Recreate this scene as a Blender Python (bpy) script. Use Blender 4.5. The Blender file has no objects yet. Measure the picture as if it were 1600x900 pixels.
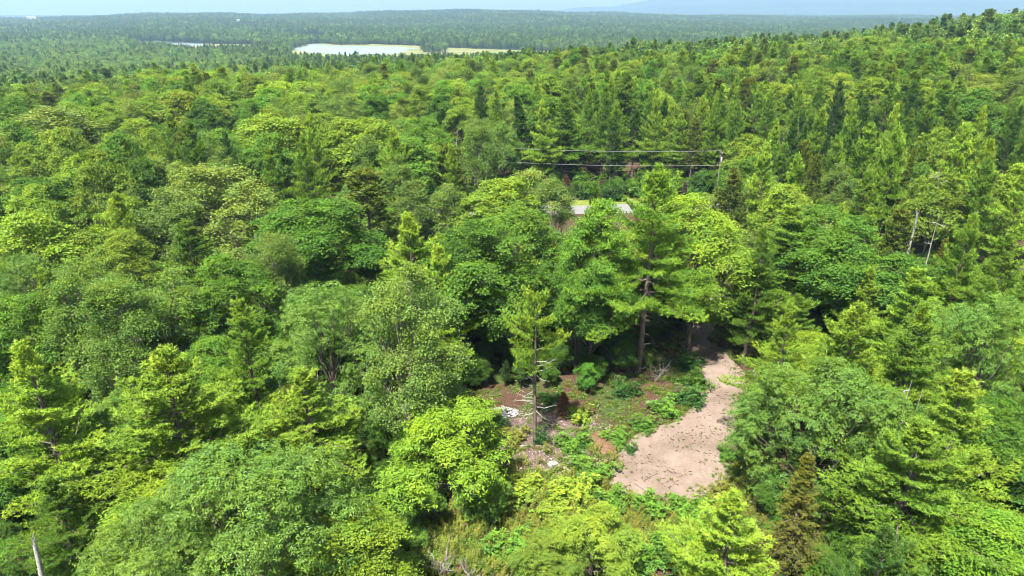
import bpy, math, random
import numpy as np
from mathutils import Vector

# ------------------------------------------------------------------ camera, sky, sun, exposure
scene = bpy.context.scene
CAM_H = 40.0
PITCH = math.radians(21.9)
FPX = 1600 * 24.0 / 36.0
cam_d = bpy.data.cameras.new("camera")
cam_d.lens = 24.0
cam_d.sensor_width = 36.0
cam_d.clip_start = 0.5
cam_d.clip_end = 40000.0
cam = bpy.data.objects.new("camera", cam_d)
scene.collection.objects.link(cam)
cam.location = (0, 0, CAM_H)
cam.rotation_euler = (math.pi / 2 - PITCH, 0, 0)
scene.camera = cam

SUN_EL = math.radians(62)
SUN_AZ = math.radians(-152)          # from the view direction (+Y), negative = to the left
sun_dir = Vector((math.sin(SUN_AZ) * math.cos(SUN_EL), math.cos(SUN_AZ) * math.cos(SUN_EL), math.sin(SUN_EL)))
world = bpy.data.worlds.new("World")
scene.world = world
world.use_nodes = True
wn = world.node_tree
sky = wn.nodes.new("ShaderNodeTexSky")
sky.sky_type = 'NISHITA'
sky.sun_disc = False
sky.sun_elevation = SUN_EL
sky.sun_rotation = SUN_AZ
sky.air_density = 1.0
sky.dust_density = 0.8
sky.ozone_density = 1.0
bg = wn.nodes["Background"]
bg.inputs["Strength"].default_value = 0.05
veil = wn.nodes.new("ShaderNodeTexNoise")        # thin bright cloud veil over all the sky
veil.inputs["Scale"].default_value = 2.2
veil.inputs["Detail"].default_value = 6
vr = wn.nodes.new("ShaderNodeMapRange")
vr.inputs["From Min"].default_value = .35; vr.inputs["From Max"].default_value = .65
vr.inputs["To Min"].default_value = .40; vr.inputs["To Max"].default_value = .68
wn.links.new(veil.outputs["Fac"], vr.inputs["Value"])
vm = wn.nodes.new("ShaderNodeMix"); vm.data_type = 'RGBA'
wn.links.new(vr.outputs[0], vm.inputs[0]); wn.links.new(sky.outputs[0], vm.inputs[6])
vm.inputs[7].default_value = (4.6, 5.0, 5.3, 1)
wn.links.new(vm.outputs[2], bg.inputs["Color"])
sun_l = bpy.data.lights.new("sun", 'SUN')
sun_l.energy = 5.0
sun_l.angle = math.radians(2.0)
sun_l.color = (1.0, 0.965, 0.90)
sun = bpy.data.objects.new("sun", sun_l)
scene.collection.objects.link(sun)
sun.rotation_euler = (-sun_dir).to_track_quat('-Z', 'Y').to_euler()
scene.view_settings.view_transform = 'Standard'
scene.view_settings.look = 'None'
scene.view_settings.exposure = 1.95
scene.view_settings.gamma = 1.0
cy = scene.cycles
cy.max_bounces = 4
cy.diffuse_bounces = 1
cy.glossy_bounces = 1
cy.transmission_bounces = 3
cy.transparent_max_bounces = 4
cy.volume_bounces = 0
cy.use_adaptive_sampling = True
cy.adaptive_threshold = 0.03
cy.pixel_filter_type = 'BLACKMAN_HARRIS'
cy.filter_width = 1.05
cy.use_denoising = True
cy.caustics_reflective = False
cy.caustics_refractive = False

# ------------------------------------------------------------------ small helpers
C = scene.collection
RNG = np.random.default_rng(11)
COSP, SINP = math.cos(PITCH), math.sin(PITCH)


def ray(u, v):
    a, b = (u - 800.0) / FPX, (450.0 - v) / FPX
    return np.array((a, COSP + b * SINP, -SINP + b * COSP))


def project(p):
    x, y, z = p[0], p[1], p[2] - CAM_H
    d = y * COSP - z * SINP
    up = y * SINP + z * COSP
    return 800 + FPX * x / d, 450 - FPX * up / d, d


def sstep(a, b, x):
    t = np.clip((x - a) / (b - a), 0, 1)
    return t * t * (3 - 2 * t)


# terrain heights, knots in azimuth (degrees) by distance (metres)
TH = np.array([-40, -20, 0, 7, 13, 20, 38.0])
TR = np.array([0, 80, 150, 200, 300, 400, 550, 800, 1200, 1750, 2500, 3500, 4500, 6000, 9000, 11000, 12500, 15000.0])
TZ = np.array([
    [0, 0, 0, 0, 0, 0, 0],
    [0, 0, 0, 0, 0, 0, 0],
    [1, 1, 0, 0, 0, 1, 2],
    [1, 1, 2, 3, 3, 4, 6],
    [-4, -2, 1, 3, 4, 7, 12],
    [-9, -8, -2, 2, 4, 8, 18],
    [-16, -16, -12, -7, -2, 4, 23],
    [-23, -23, -21, -18, -14, -8, 16],
    [-24, -24, -24, -23, -22, -20, 0],
    [-24, -24, -24, -24, -24, -22, -10],
    [-20, -14, -14, -15, -17, -18, -15],
    [-8, 6, 14, 10, 2, -5, -10],
    [-4, 24, 44, 26, 10, 5, 0],
    [5, 18, 28, 20, 14, 10, 10],
    [10, 10, 20, 22, 25, 25, 30],
    [10, 10, 30, 80, 150, 190, 200],
    [10, 10, 30, 150, 300, 460, 520],
    [10, 10, 30, 130, 330, 560, 640.0]])


def ground(x, y, rough=True):
    x = np.asarray(x, float); y = np.asarray(y, float)
    r = np.hypot(x, y)
    th = np.clip(np.degrees(np.arctan2(x, np.maximum(y, 1e-6))), TH[0], TH[-1])
    i = np.clip(np.searchsorted(TR, r) - 1, 0, len(TR) - 2)
    fr = np.clip((r - TR[i]) / (TR[i + 1] - TR[i]), 0, 1); fr = fr * fr * (3 - 2 * fr) * .5 + fr * .5
    j = np.clip(np.searchsorted(TH, th) - 1, 0, len(TH) - 2)
    ft = np.clip((th - TH[j]) / (TH[j + 1] - TH[j]), 0, 1); ft = ft * ft * (3 - 2 * ft)
    z = (TZ[i, j] * (1 - ft) + TZ[i, j + 1] * ft) * (1 - fr) + (TZ[i + 1, j] * (1 - ft) + TZ[i + 1, j + 1] * ft) * fr
    if rough:
        z = z + 0.10 * np.sin(x * .43 + 1.3) * np.sin(y * .37 + .4) * (1 - sstep(900, 1200, r))
        far = sstep(2000, 3200, r)
        z = z + far * (5 * np.sin(x * .0041 + y * .0023) + 4 * np.sin(y * .0058 - x * .0031 + 1.0) + 2.5 * np.sin(x * .013 + y * .004))
        mt = sstep(10500, 12500, r) * sstep(3, 16, th)
        z = z + mt * (28 * np.sin(x * .0021 + 1) * np.sin(y * .0013) + 14 * np.sin(x * .006 + y * .003))
    return z


def hit(u, v, dz=0.0):
    """the ground point (raised by dz) that a picture point looks at"""
    d = ray(u, v)
    h = math.hypot(d[0], d[1])
    lo, hi = 5.0, 12000.0
    rs = np.geomspace(lo, hi, 3000)
    zz = CAM_H + rs / h * d[2]
    g = ground(rs * d[0] / h, rs * d[1] / h) + dz
    k = np.argmax(zz < g)
    if not (zz < g).any():
        return None
    a, b = rs[max(k - 1, 0)], rs[k]
    for _ in range(30):
        m = .5 * (a + b)
        if CAM_H + m / h * d[2] < ground(m * d[0] / h, m * d[1] / h) + dz:
            b = m
        else:
            a = m
    return np.array((b * d[0] / h, b * d[1] / h, float(ground(b * d[0] / h, b * d[1] / h))))


def inside(poly, x, y):
    x = np.asarray(x); y = np.asarray(y)
    r = np.zeros(x.shape, bool)
    n = len(poly)
    for i in range(n):
        x1, y1 = poly[i]; x2, y2 = poly[(i + 1) % n]
        c = ((y1 > y) != (y2 > y)) & (x < (x2 - x1) * (y - y1) / ((y2 - y1) if y2 != y1 else 1e-9) + x1)
        r ^= c
    return r


def unit(a):
    return a / np.maximum(np.linalg.norm(a, axis=-1, keepdims=True), 1e-9)


# ------------------------------------------------------------------ materials
def new_mat(name):
    m = bpy.data.materials.new(name)
    m.use_nodes = True
    nt = m.node_tree
    for n in list(nt.nodes):
        nt.nodes.remove(n)
    return m, nt


def nd(nt, t, **k):
    n = nt.nodes.new(t)
    for a, b in k.items():
        setattr(n, a, b)
    return n


def mth(nt, op, a, b=None):
    n = nd(nt, "ShaderNodeMath", operation=op)
    for i, s in enumerate((a, b)):
        if s is None:
            continue
        if isinstance(s, (int, float)):
            n.inputs[i].default_value = s
        else:
            nt.links.new(s, n.inputs[i])
    return n.outputs[0]


def mixc(nt, f, a, b, blend='MIX'):
    n = nd(nt, "ShaderNodeMix", data_type='RGBA', blend_type=blend)
    for s, i in ((f, 0), (a, 6), (b, 7)):
        if isinstance(s, (int, float)):
            n.inputs[i].default_value = s
        elif isinstance(s, tuple):
            n.inputs[i].default_value = (*s, 1)
        else:
            nt.links.new(s, n.inputs[i])
    return n.outputs[2]


def noise(nt, scale, detail=4, rough=.55, vec=None):
    n = nd(nt, "ShaderNodeTexNoise")
    n.inputs["Scale"].default_value = scale
    n.inputs["Detail"].default_value = detail
    n.inputs["Roughness"].default_value = rough
    if vec is not None:
        nt.links.new(vec, n.inputs["Vector"])
    return n.outputs["Fac"]


def ramp(nt, fac, stops):
    n = nd(nt, "ShaderNodeValToRGB")
    e = n.color_ramp.elements
    while len(e) < len(stops):
        e.new(.5)
    for k, (p, c) in enumerate(stops):
        e[k].position = p
        e[k].color = (*c, 1) if isinstance(c, tuple) else (c, c, c, 1)
    nt.links.new(fac, n.inputs[0])
    return n.outputs[0]


def foliage(name, rough=.5, spec=.35, trans=.35, tip_lift=(1.55, 1.35, .55), var=.75, mass=False):
    """leaf: tint from the object, each leaf lighter or darker, young shoots lighter, with bright-tip light contrast put into the colour"""
    m, nt = new_mat(name)
    oi = nd(nt, "ShaderNodeObjectInfo")
    own = oi.outputs["Color"]
    if mass:                                  # trees of a mass carry their tint on the point they stand on
        own = nd(nt, "ShaderNodeAttribute", attribute_type='INSTANCER', attribute_name="tint").outputs["Color"]
    at = nd(nt, "ShaderNodeAttribute", attribute_name="rnd")
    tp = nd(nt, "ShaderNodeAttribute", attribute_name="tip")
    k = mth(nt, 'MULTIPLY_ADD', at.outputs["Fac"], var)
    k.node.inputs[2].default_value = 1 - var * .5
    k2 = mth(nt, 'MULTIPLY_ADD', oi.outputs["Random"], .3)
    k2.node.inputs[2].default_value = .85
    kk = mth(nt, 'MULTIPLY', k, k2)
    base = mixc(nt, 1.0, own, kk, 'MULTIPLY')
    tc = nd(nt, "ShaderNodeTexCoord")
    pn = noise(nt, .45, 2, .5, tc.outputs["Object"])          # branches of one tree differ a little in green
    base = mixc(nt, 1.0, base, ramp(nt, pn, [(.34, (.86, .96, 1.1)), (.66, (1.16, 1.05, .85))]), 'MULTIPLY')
    young = mixc(nt, 1.0, base, tip_lift, 'MULTIPLY')  # new growth colour, lifted further to paint light on tips and crown tops
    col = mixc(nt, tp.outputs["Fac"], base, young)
    p = nd(nt, "ShaderNodeBsdfPrincipled")
    nt.links.new(col, p.inputs["Base Color"])
    p.inputs["Roughness"].default_value = rough
    p.inputs["Specular IOR Level"].default_value = spec
    t = nd(nt, "ShaderNodeBsdfTranslucent")
    tc = mixc(nt, 1.0, col, (1.25, 1.3, .45), 'MULTIPLY')
    nt.links.new(tc, t.inputs["Color"])
    mx = nd(nt, "ShaderNodeMixShader")
    mx.inputs[0].default_value = trans
    nt.links.new(p.outputs[0], mx.inputs[1]); nt.links.new(t.outputs[0], mx.inputs[2])
    o = nd(nt, "ShaderNodeOutputMaterial")
    nt.links.new(mx.outputs[0], o.inputs[0])
    return m


def plain(name, c1, c2, scale=8.0, rough=.85, bump=.0, stretch=None, spec=.2, mid=(.35, .65)):
    m, nt = new_mat(name)
    tc = nd(nt, "ShaderNodeTexCoord")
    v = tc.outputs["Object"]
    if stretch:
        mp = nd(nt, "ShaderNodeMapping")
        mp.inputs["Scale"].default_value = stretch
        nt.links.new(v, mp.inputs[0]); v = mp.outputs[0]
    n = noise(nt, scale, 6, .65, v)
    col = ramp(nt, n, [(mid[0], c1), (mid[1], c2)])
    p = nd(nt, "ShaderNodeBsdfPrincipled")
    nt.links.new(col, p.inputs["Base Color"])
    p.inputs["Roughness"].default_value = rough
    p.inputs["Specular IOR Level"].default_value = spec
    if bump:
        b = nd(nt, "ShaderNodeBump")
        b.inputs["Strength"].default_value = bump
        b.inputs["Distance"].default_value = .1
        nt.links.new(n, b.inputs["Height"]); nt.links.new(b.outputs[0], p.inputs["Normal"])
    o = nd(nt, "ShaderNodeOutputMaterial")
    nt.links.new(p.outputs[0], o.inputs[0])
    return m


M = {}
for nm_, ar_ in (('needle', ('pine_needles', .65, .15, .34, (2.0, 1.62, 2.4))), ('spruce', ('spruce_needles', .6, .2, .22, (1.5, 1.3, .6))),
                 ('leaf', ('leaf_blade', .55, .25, .34, (1.8, 1.48, .9))), ('waxy', ('waxy_leaf_blade', .5, .32, .31, (1.5, 1.3, .7))), ('herb', ('herb_leaf', .5, .35, .34, (1.5, 1.3, .5)))):
    M[nm_] = foliage(*ar_)
    M[nm_ + '_mass'] = foliage('mass_' + ar_[0], *ar_[1:], mass=True)
M['bark'] = plain('grey_brown_bark', (.07, .05, .038), (.19, .15, .12), 3, .9, .4, (3, 3, .6))
M['paper'] = plain('pale_birch_bark', (.10, .085, .07), (.38, .35, .31), 2.2, .8, .2, (2, 2, 3), mid=(.30, .48))
M['aspenbark'] = plain('tan_aspen_bark', (.16, .12, .08), (.40, .34, .25), 2.0, .8, .2, (2, 2, 2))
M['dead'] = plain('weathered_dead_wood', (.13, .11, .095), (.30, .27, .24), 3, .9, .2, (3, 3, .5))
M['bleached'] = plain('bleached_dead_wood', (.18, .16, .14), (.38, .35, .32), 3, .9, .2, (3, 3, .5))
M['brownneedle'] = foliage('dead_needles', .8, .1, .15, (1.2, 1.1, .9))


# ------------------------------------------------------------------ mesh building
class Wood:
    def __init__(self):
        self.v = []; self.f = []; self.n = 0

    def tube(self, pts, rad, sides=6, cap=True):
        pts = np.asarray(pts, float); rad = np.asarray(rad, float)
        k = len(pts)
        t = unit(np.gradient(pts, axis=0))
        ref = np.where(np.abs(t[:, 2:3]) > .9, np.array([[1., 0, 0]]), np.array([[0, 0, 1.]]))
        a = unit(np.cross(t, ref)); b = np.cross(t, a)
        ang = np.arange(sides) * 2 * math.pi / sides
        ring = pts[:, None] + rad[:, None, None] * (a[:, None] * np.cos(ang)[None, :, None] + b[:, None] * np.sin(ang)[None, :, None])
        self.v.append(ring.reshape(-1, 3))
        i = np.arange(k - 1)[:, None] * sides; j = np.arange(sides)[None]; j2 = (j + 1) % sides
        q = np.stack([i + j, i + j2, i + sides + j2, i + sides + j], -1).reshape(-1, 4) + self.n
        self.f.append(q)
        self.n += k * sides

    def arrays(self):
        return np.concatenate(self.v), np.concatenate(self.f)


class Leaves:
    """many little faces: blades (one triangle) or leaves (two triangles folded along the midrib)"""
    def __init__(self):
        self.V = []; self.T = []; self.R = []; self.P = []; self.n = 0

    def blades(self, pos, d, ln, wd, rnd, tip, rng):
        n = len(pos)
        side = unit(np.cross(d, rng.normal(size=(n, 3))))
        w = side * np.reshape(wd, (-1, 1)) * .5
        tipp = pos + d * np.reshape(ln, (-1, 1))
        v = np.stack([pos - w, pos + w, tipp], 1)
        t = np.arange(n * 3).reshape(-1, 3)
        self.V.append(v.reshape(-1, 3)); self.T.append(t + self.n); self.n += n * 3
        self.R.append(np.repeat(rnd, 3))
        tt = np.stack([tip * .35, tip * .35, tip], 1)
        self.P.append(tt.reshape(-1))

    def leaves(self, pos, d, nrm, ln, wd, rnd, tip, fold=.18):
        n = len(pos)
        ln = np.reshape(ln, (-1, 1)); wd = np.reshape(wd, (-1, 1))
        s = unit(np.cross(d, nrm)); up = np.cross(s, d)
        mid = pos + d * ln * .45
        v = np.stack([pos, mid + s * wd * .5 + up * wd * fold, pos + d * ln - up * ln * .12, mid - s * wd * .5 + up * wd * fold], 1)
        b = np.arange(n)[:, None] * 4
        t = np.concatenate([b + np.array([[0, 1, 2]]), b + np.array([[0, 2, 3]])], 1).reshape(-1, 3)
        self.V.append(v.reshape(-1, 3)); self.T.append(t + self.n); self.n += n * 4
        self.R.append(np.repeat(rnd, 4)); self.P.append(np.repeat(tip, 4))


def mesh_from(name, wood=None, lv=None, mats=()):
    """one mesh from wood quads and/or leaf triangles; leaf faces take the last material"""
    V = []; nv = 0; loops = []; sizes = []; mi = []; R = []; P = []
    if wood is not None:
        v, f = wood.arrays()
        V.append(v); loops.append(f.reshape(-1)); sizes.append(np.full(len(f), 4)); mi.append(np.zeros(len(f), int)); nv = len(v)
        R.append(np.full(nv, .5)); P.append(np.zeros(nv))
    if lv is not None and lv.n:
        v = np.concatenate(lv.V); t = np.concatenate(lv.T) + nv
        V.append(v); loops.append(t.reshape(-1)); sizes.append(np.full(len(t), 3)); mi.append(np.full(len(t), len(mats) - 1))
        R.append(np.concatenate(lv.R)); P.append(np.concatenate(lv.P))
    V = np.concatenate(V).astype(np.float32); loops = np.concatenate(loops).astype(np.int32); sizes = np.concatenate(sizes); mi = np.concatenate(mi)
    me = bpy.data.meshes.new(name)
    me.vertices.add(len(V)); me.vertices.foreach_set("co", V.reshape(-1))
    me.loops.add(len(loops)); me.loops.foreach_set("vertex_index", loops)
    me.polygons.add(len(sizes))
    st = np.concatenate([[0], np.cumsum(sizes)[:-1]]).astype(np.int32)
    me.polygons.foreach_set("loop_start", st)
    try:
        me.polygons.foreach_set("loop_total", sizes.astype(np.int32))
    except Exception:
        pass
    me.polygons.foreach_set("material_index", mi.astype(np.int32))
    me.polygons.foreach_set("use_smooth", sizes == 4)
    if lv is not None:
        a = me.attributes.new("rnd", 'FLOAT', 'POINT'); a.data.foreach_set("value", np.concatenate(R).astype(np.float32))
        a = me.attributes.new("tip", 'FLOAT', 'POINT'); a.data.foreach_set("value", np.concatenate(P).astype(np.float32))
    for m in mats:
        me.materials.append(m)
    me.update(calc_edges=True)
    return me


def bent(p0, p1, rng, n=5, sag=0.0, wob=.04):
    t = np.linspace(0, 1, n)[:, None]
    L = np.linalg.norm(np.asarray(p1) - p0)
    p = np.asarray(p0) * (1 - t) + np.asarray(p1) * t
    p[:, 2] -= sag * L * (4 * t * (1 - t))[:, 0]
    w = rng.normal(size=(n, 3)) * wob * L * (np.sin(t * math.pi))
    return p + w


# ------------------------------------------------------------------ conifers
LODC = {'hi': dict(sp=.20, n=8, ln=.34, w=.085, st=.26), 'mid': dict(sp=.36, n=6, ln=.55, w=.17, st=.42),
        'far': dict(sp=.95, n=5, ln=.95, w=.36, st=1.0), 'tiny': dict(sp=2.2, n=5, ln=1.6, w=.9, st=2.2)}


def conifer(seed, lod, H=20.0, R=4.3, cb=.18, kind='pine', loose=1.0):
    """tapered trunk, whorls of branches, flat sprays of needle tufts on them"""
    rng = np.random.default_rng(seed)
    q = LODC[lod]
    W = Wood(); L = Leaves()
    top = np.array([rng.normal() * .02 * H, rng.normal() * .02 * H, H])
    bend = rng.normal(size=2) * .012 * H
    def axis(t):
        return np.array([top[0] * t + bend[0] * math.sin(t * math.pi), top[1] * t + bend[1] * math.sin(t * math.pi), H * t])
    ts = np.linspace(0, 1, 10)
    r0 = .009 * H + .06
    W.tube([axis(t) for t in ts], r0 * (1 - ts) ** .8 + .015, 8 if lod == 'hi' else 5)
    z = cb * H
    wh = 0
    a0 = rng.uniform(0, 6.28)
    pos = []; dirs = []; tips = []; rn = []
    gap0 = loose * {'pine': .92, 'spruce': .42, 'red': .7}[kind] * (1 if lod in ('hi', 'mid') else 1.5 if lod == 'far' else 2.6)
    while z < H * .985:
        t = (z - cb * H) / (H * (1 - cb))
        if kind == 'pine':
            prof = min(1, .7 + 1.8 * t) * (1 - t) ** .80 * 1.16 + .05
            nb = rng.integers(4, 7) if lod in ('hi', 'mid') else 5
        elif kind == 'red':
            prof = min(1, .45 + 2.0 * t) * (1 - t) ** .45 * .9 + .05
            nb = rng.integers(5, 8)
        else:
            prof = (1 - t) ** .85 + .04
            nb = rng.integers(6, 9) if lod in ('hi', 'mid') else 6
        whs = rng.uniform(.62, 1.2)
        for b in range(nb):
            ph = a0 + b * 2 * math.pi / nb + rng.normal() * .28
            if kind == 'pine':
                Lb = R * prof * whs * (rng.uniform(.6, 1.15) if rng.random() > .12 else 1.25)
                el = math.radians(-4 + 58 * t ** 1.4 + rng.normal() * 8)
                curl = math.radians(16 + 18 * t)
            elif kind == 'red':
                Lb = R * prof * whs * rng.uniform(.7, 1.15)
                el = math.radians(0 + 45 * t ** 1.2 + rng.normal() * 8); curl = math.radians(20)
            else:
                Lb = R * prof * whs * rng.uniform(.72, 1.12)
                el = math.radians(-22 + 50 * t ** 1.1 + rng.normal() * 6); curl = math.radians(16)
            if kind == 'pine' and t < .8 and rng.random() < .14 * loose:
                continue
            if Lb < .25:
                Lb = .25
            base = axis(z / H + rng.normal() * .004)
            ns = max(4, int(Lb / q['st']))
            s = np.linspace(0, 1, ns + 1)
            ee = el + curl * s ** 1.5
            hd = np.array([math.cos(ph), math.sin(ph)])
            step = Lb / ns
            pts = np.zeros((ns + 1, 3)); pts[0] = base
            sway = rng.normal() * .25
            for k in range(1, ns + 1):
                p2 = ph + sway * s[k]
                pts[k] = pts[k - 1] + step * np.array([math.cos(p2) * math.cos(ee[k]), math.sin(p2) * math.cos(ee[k]), math.sin(ee[k])])
            if lod in ('hi', 'mid') or (lod == 'far' and b % 3 == 0):
                rb = (.010 * Lb + .012) * (1 if lod == 'hi' else 1.3)
                kk = np.linspace(0, ns, min(ns + 1, 5)).astype(int)
                W.tube(pts[kk], rb * (1 - s[kk]) + .008, 4 if lod == 'hi' else 3)
            dirb = unit(np.gradient(pts, axis=0))
            start = .10 if kind == 'pine' else (.3 if kind == 'red' else .10)
            for k in range(ns + 1):
                if s[k] < start:
                    continue
                lat = np.cross(dirb[k], (0, 0, 1.0)); lat /= max(np.linalg.norm(lat), 1e-6)
                if kind == 'pine':
                    lt = (.44 * Lb * (1.08 - s[k]) ** .75 + .14) * rng.uniform(.6, 1.15)
                elif kind == 'red':
                    lt = (.25 * Lb * (1.08 - s[k]) + .2) * rng.uniform(.6, 1.1)
                else:
                    lt = (.30 * Lb * (1.05 - s[k]) + .10) * rng.uniform(.7, 1.1)
                for sg in (-1, 1):
                    d = unit(lat * sg * .8 + dirb[k] * .75 + np.array([0, 0, .10 if kind != 'spruce' else -.18]))
                    m = max(1, int(round(lt / q['sp'])))
                    f = ((np.arange(m) + rng.uniform(.3, 1, m)) / m) ** (.72 if kind == 'pine' else 1)
                    p = pts[k] + d * (f * lt)[:, None]
                    p[:, 2] += rng.normal(size=m) * (.13 if kind == 'pine' else .08) + .18 * f * lt + .05
                    pos.append(p)
                    dd = unit(d[None] * .7 + np.array([[0, 0, .55 if kind != 'spruce' else .1]]) + rng.normal(size=(m, 3)) * .25)
                    dirs.append(dd)
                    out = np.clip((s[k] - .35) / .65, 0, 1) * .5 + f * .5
                    tips.append(out ** 1.6 * (.35 + .65 * t))  # pale new shoots, painted brighter towards the tree top for light contrast
                    rn.append(np.clip(.5 + rng.normal() * .16 + rng.normal(size=m) * .14, 0, 1))
            pos.append(pts[-1:]); dirs.append(dirb[-1:]); tips.append(np.array([.6 + .4 * t])); rn.append(np.array([.7]))
        gap = gap0 * (1.1 - .55 * t) * rng.uniform(.75, 1.25)
        z += gap
        a0 += rng.uniform(.4, .9)
    # leader
    pos.append(np.array([axis(x) for x in (.965, .98, .995, 1.0)])); dirs.append(np.tile([[0, 0, 1.0]], (4, 1))); tips.append(np.ones(4)); rn.append(np.full(4, .8))
    pos = np.concatenate(pos); dirs = np.concatenate(dirs); tips = np.concatenate(tips); rn = np.concatenate(rn)
    n = q['n']
    P = np.repeat(pos, n, 0); D = unit(np.repeat(dirs, n, 0) + rng.normal(size=(len(pos) * n, 3)) * (.62 if kind != 'spruce' else .8))
    lm = {'pine': 1, 'spruce': .62, 'red': 1.05}[kind]
    ln = q['ln'] * lm * rng.uniform(.7, 1.2, len(P)); wd = q['w'] * rng.uniform(.8, 1.2, len(P)) * (1 if kind != 'spruce' else .85)
    rr = np.clip(np.repeat(rn, n) + rng.normal(size=len(P)) * .12, 0, 1)
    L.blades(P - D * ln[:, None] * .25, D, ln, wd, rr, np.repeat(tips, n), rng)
    # dead lower limbs
    if lod in ('hi', 'mid') and cb > .12:
        for _ in range((44 if H > 24 else 14) if lod == 'hi' else 8):
            zz = rng.uniform(.06 * H, cb * H + .5); ph = rng.uniform(0, 6.28); ll = rng.uniform(.6, 2.0) * (1.5 if H > 24 else 1)
            b0 = axis(zz / H)
            W.tube(bent(b0, b0 + np.array([math.cos(ph) * ll, math.sin(ph) * ll, rng.uniform(-.35, .1) * ll]), rng, 4, -.05), np.linspace(.035, .008, 4), 3)
    return W, L


# ------------------------------------------------------------------ broadleaf trees
LODB = {'hi': dict(nb=1.0, m=70, ls=1.0, bs=1.0), 'mid': dict(nb=.72, m=34, ls=1.5, bs=1.1), 'far': dict(nb=.16, m=10, ls=4.2, bs=1.9), 'tiny': dict(nb=.035, m=7, ls=9.0, bs=3.6)}


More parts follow.
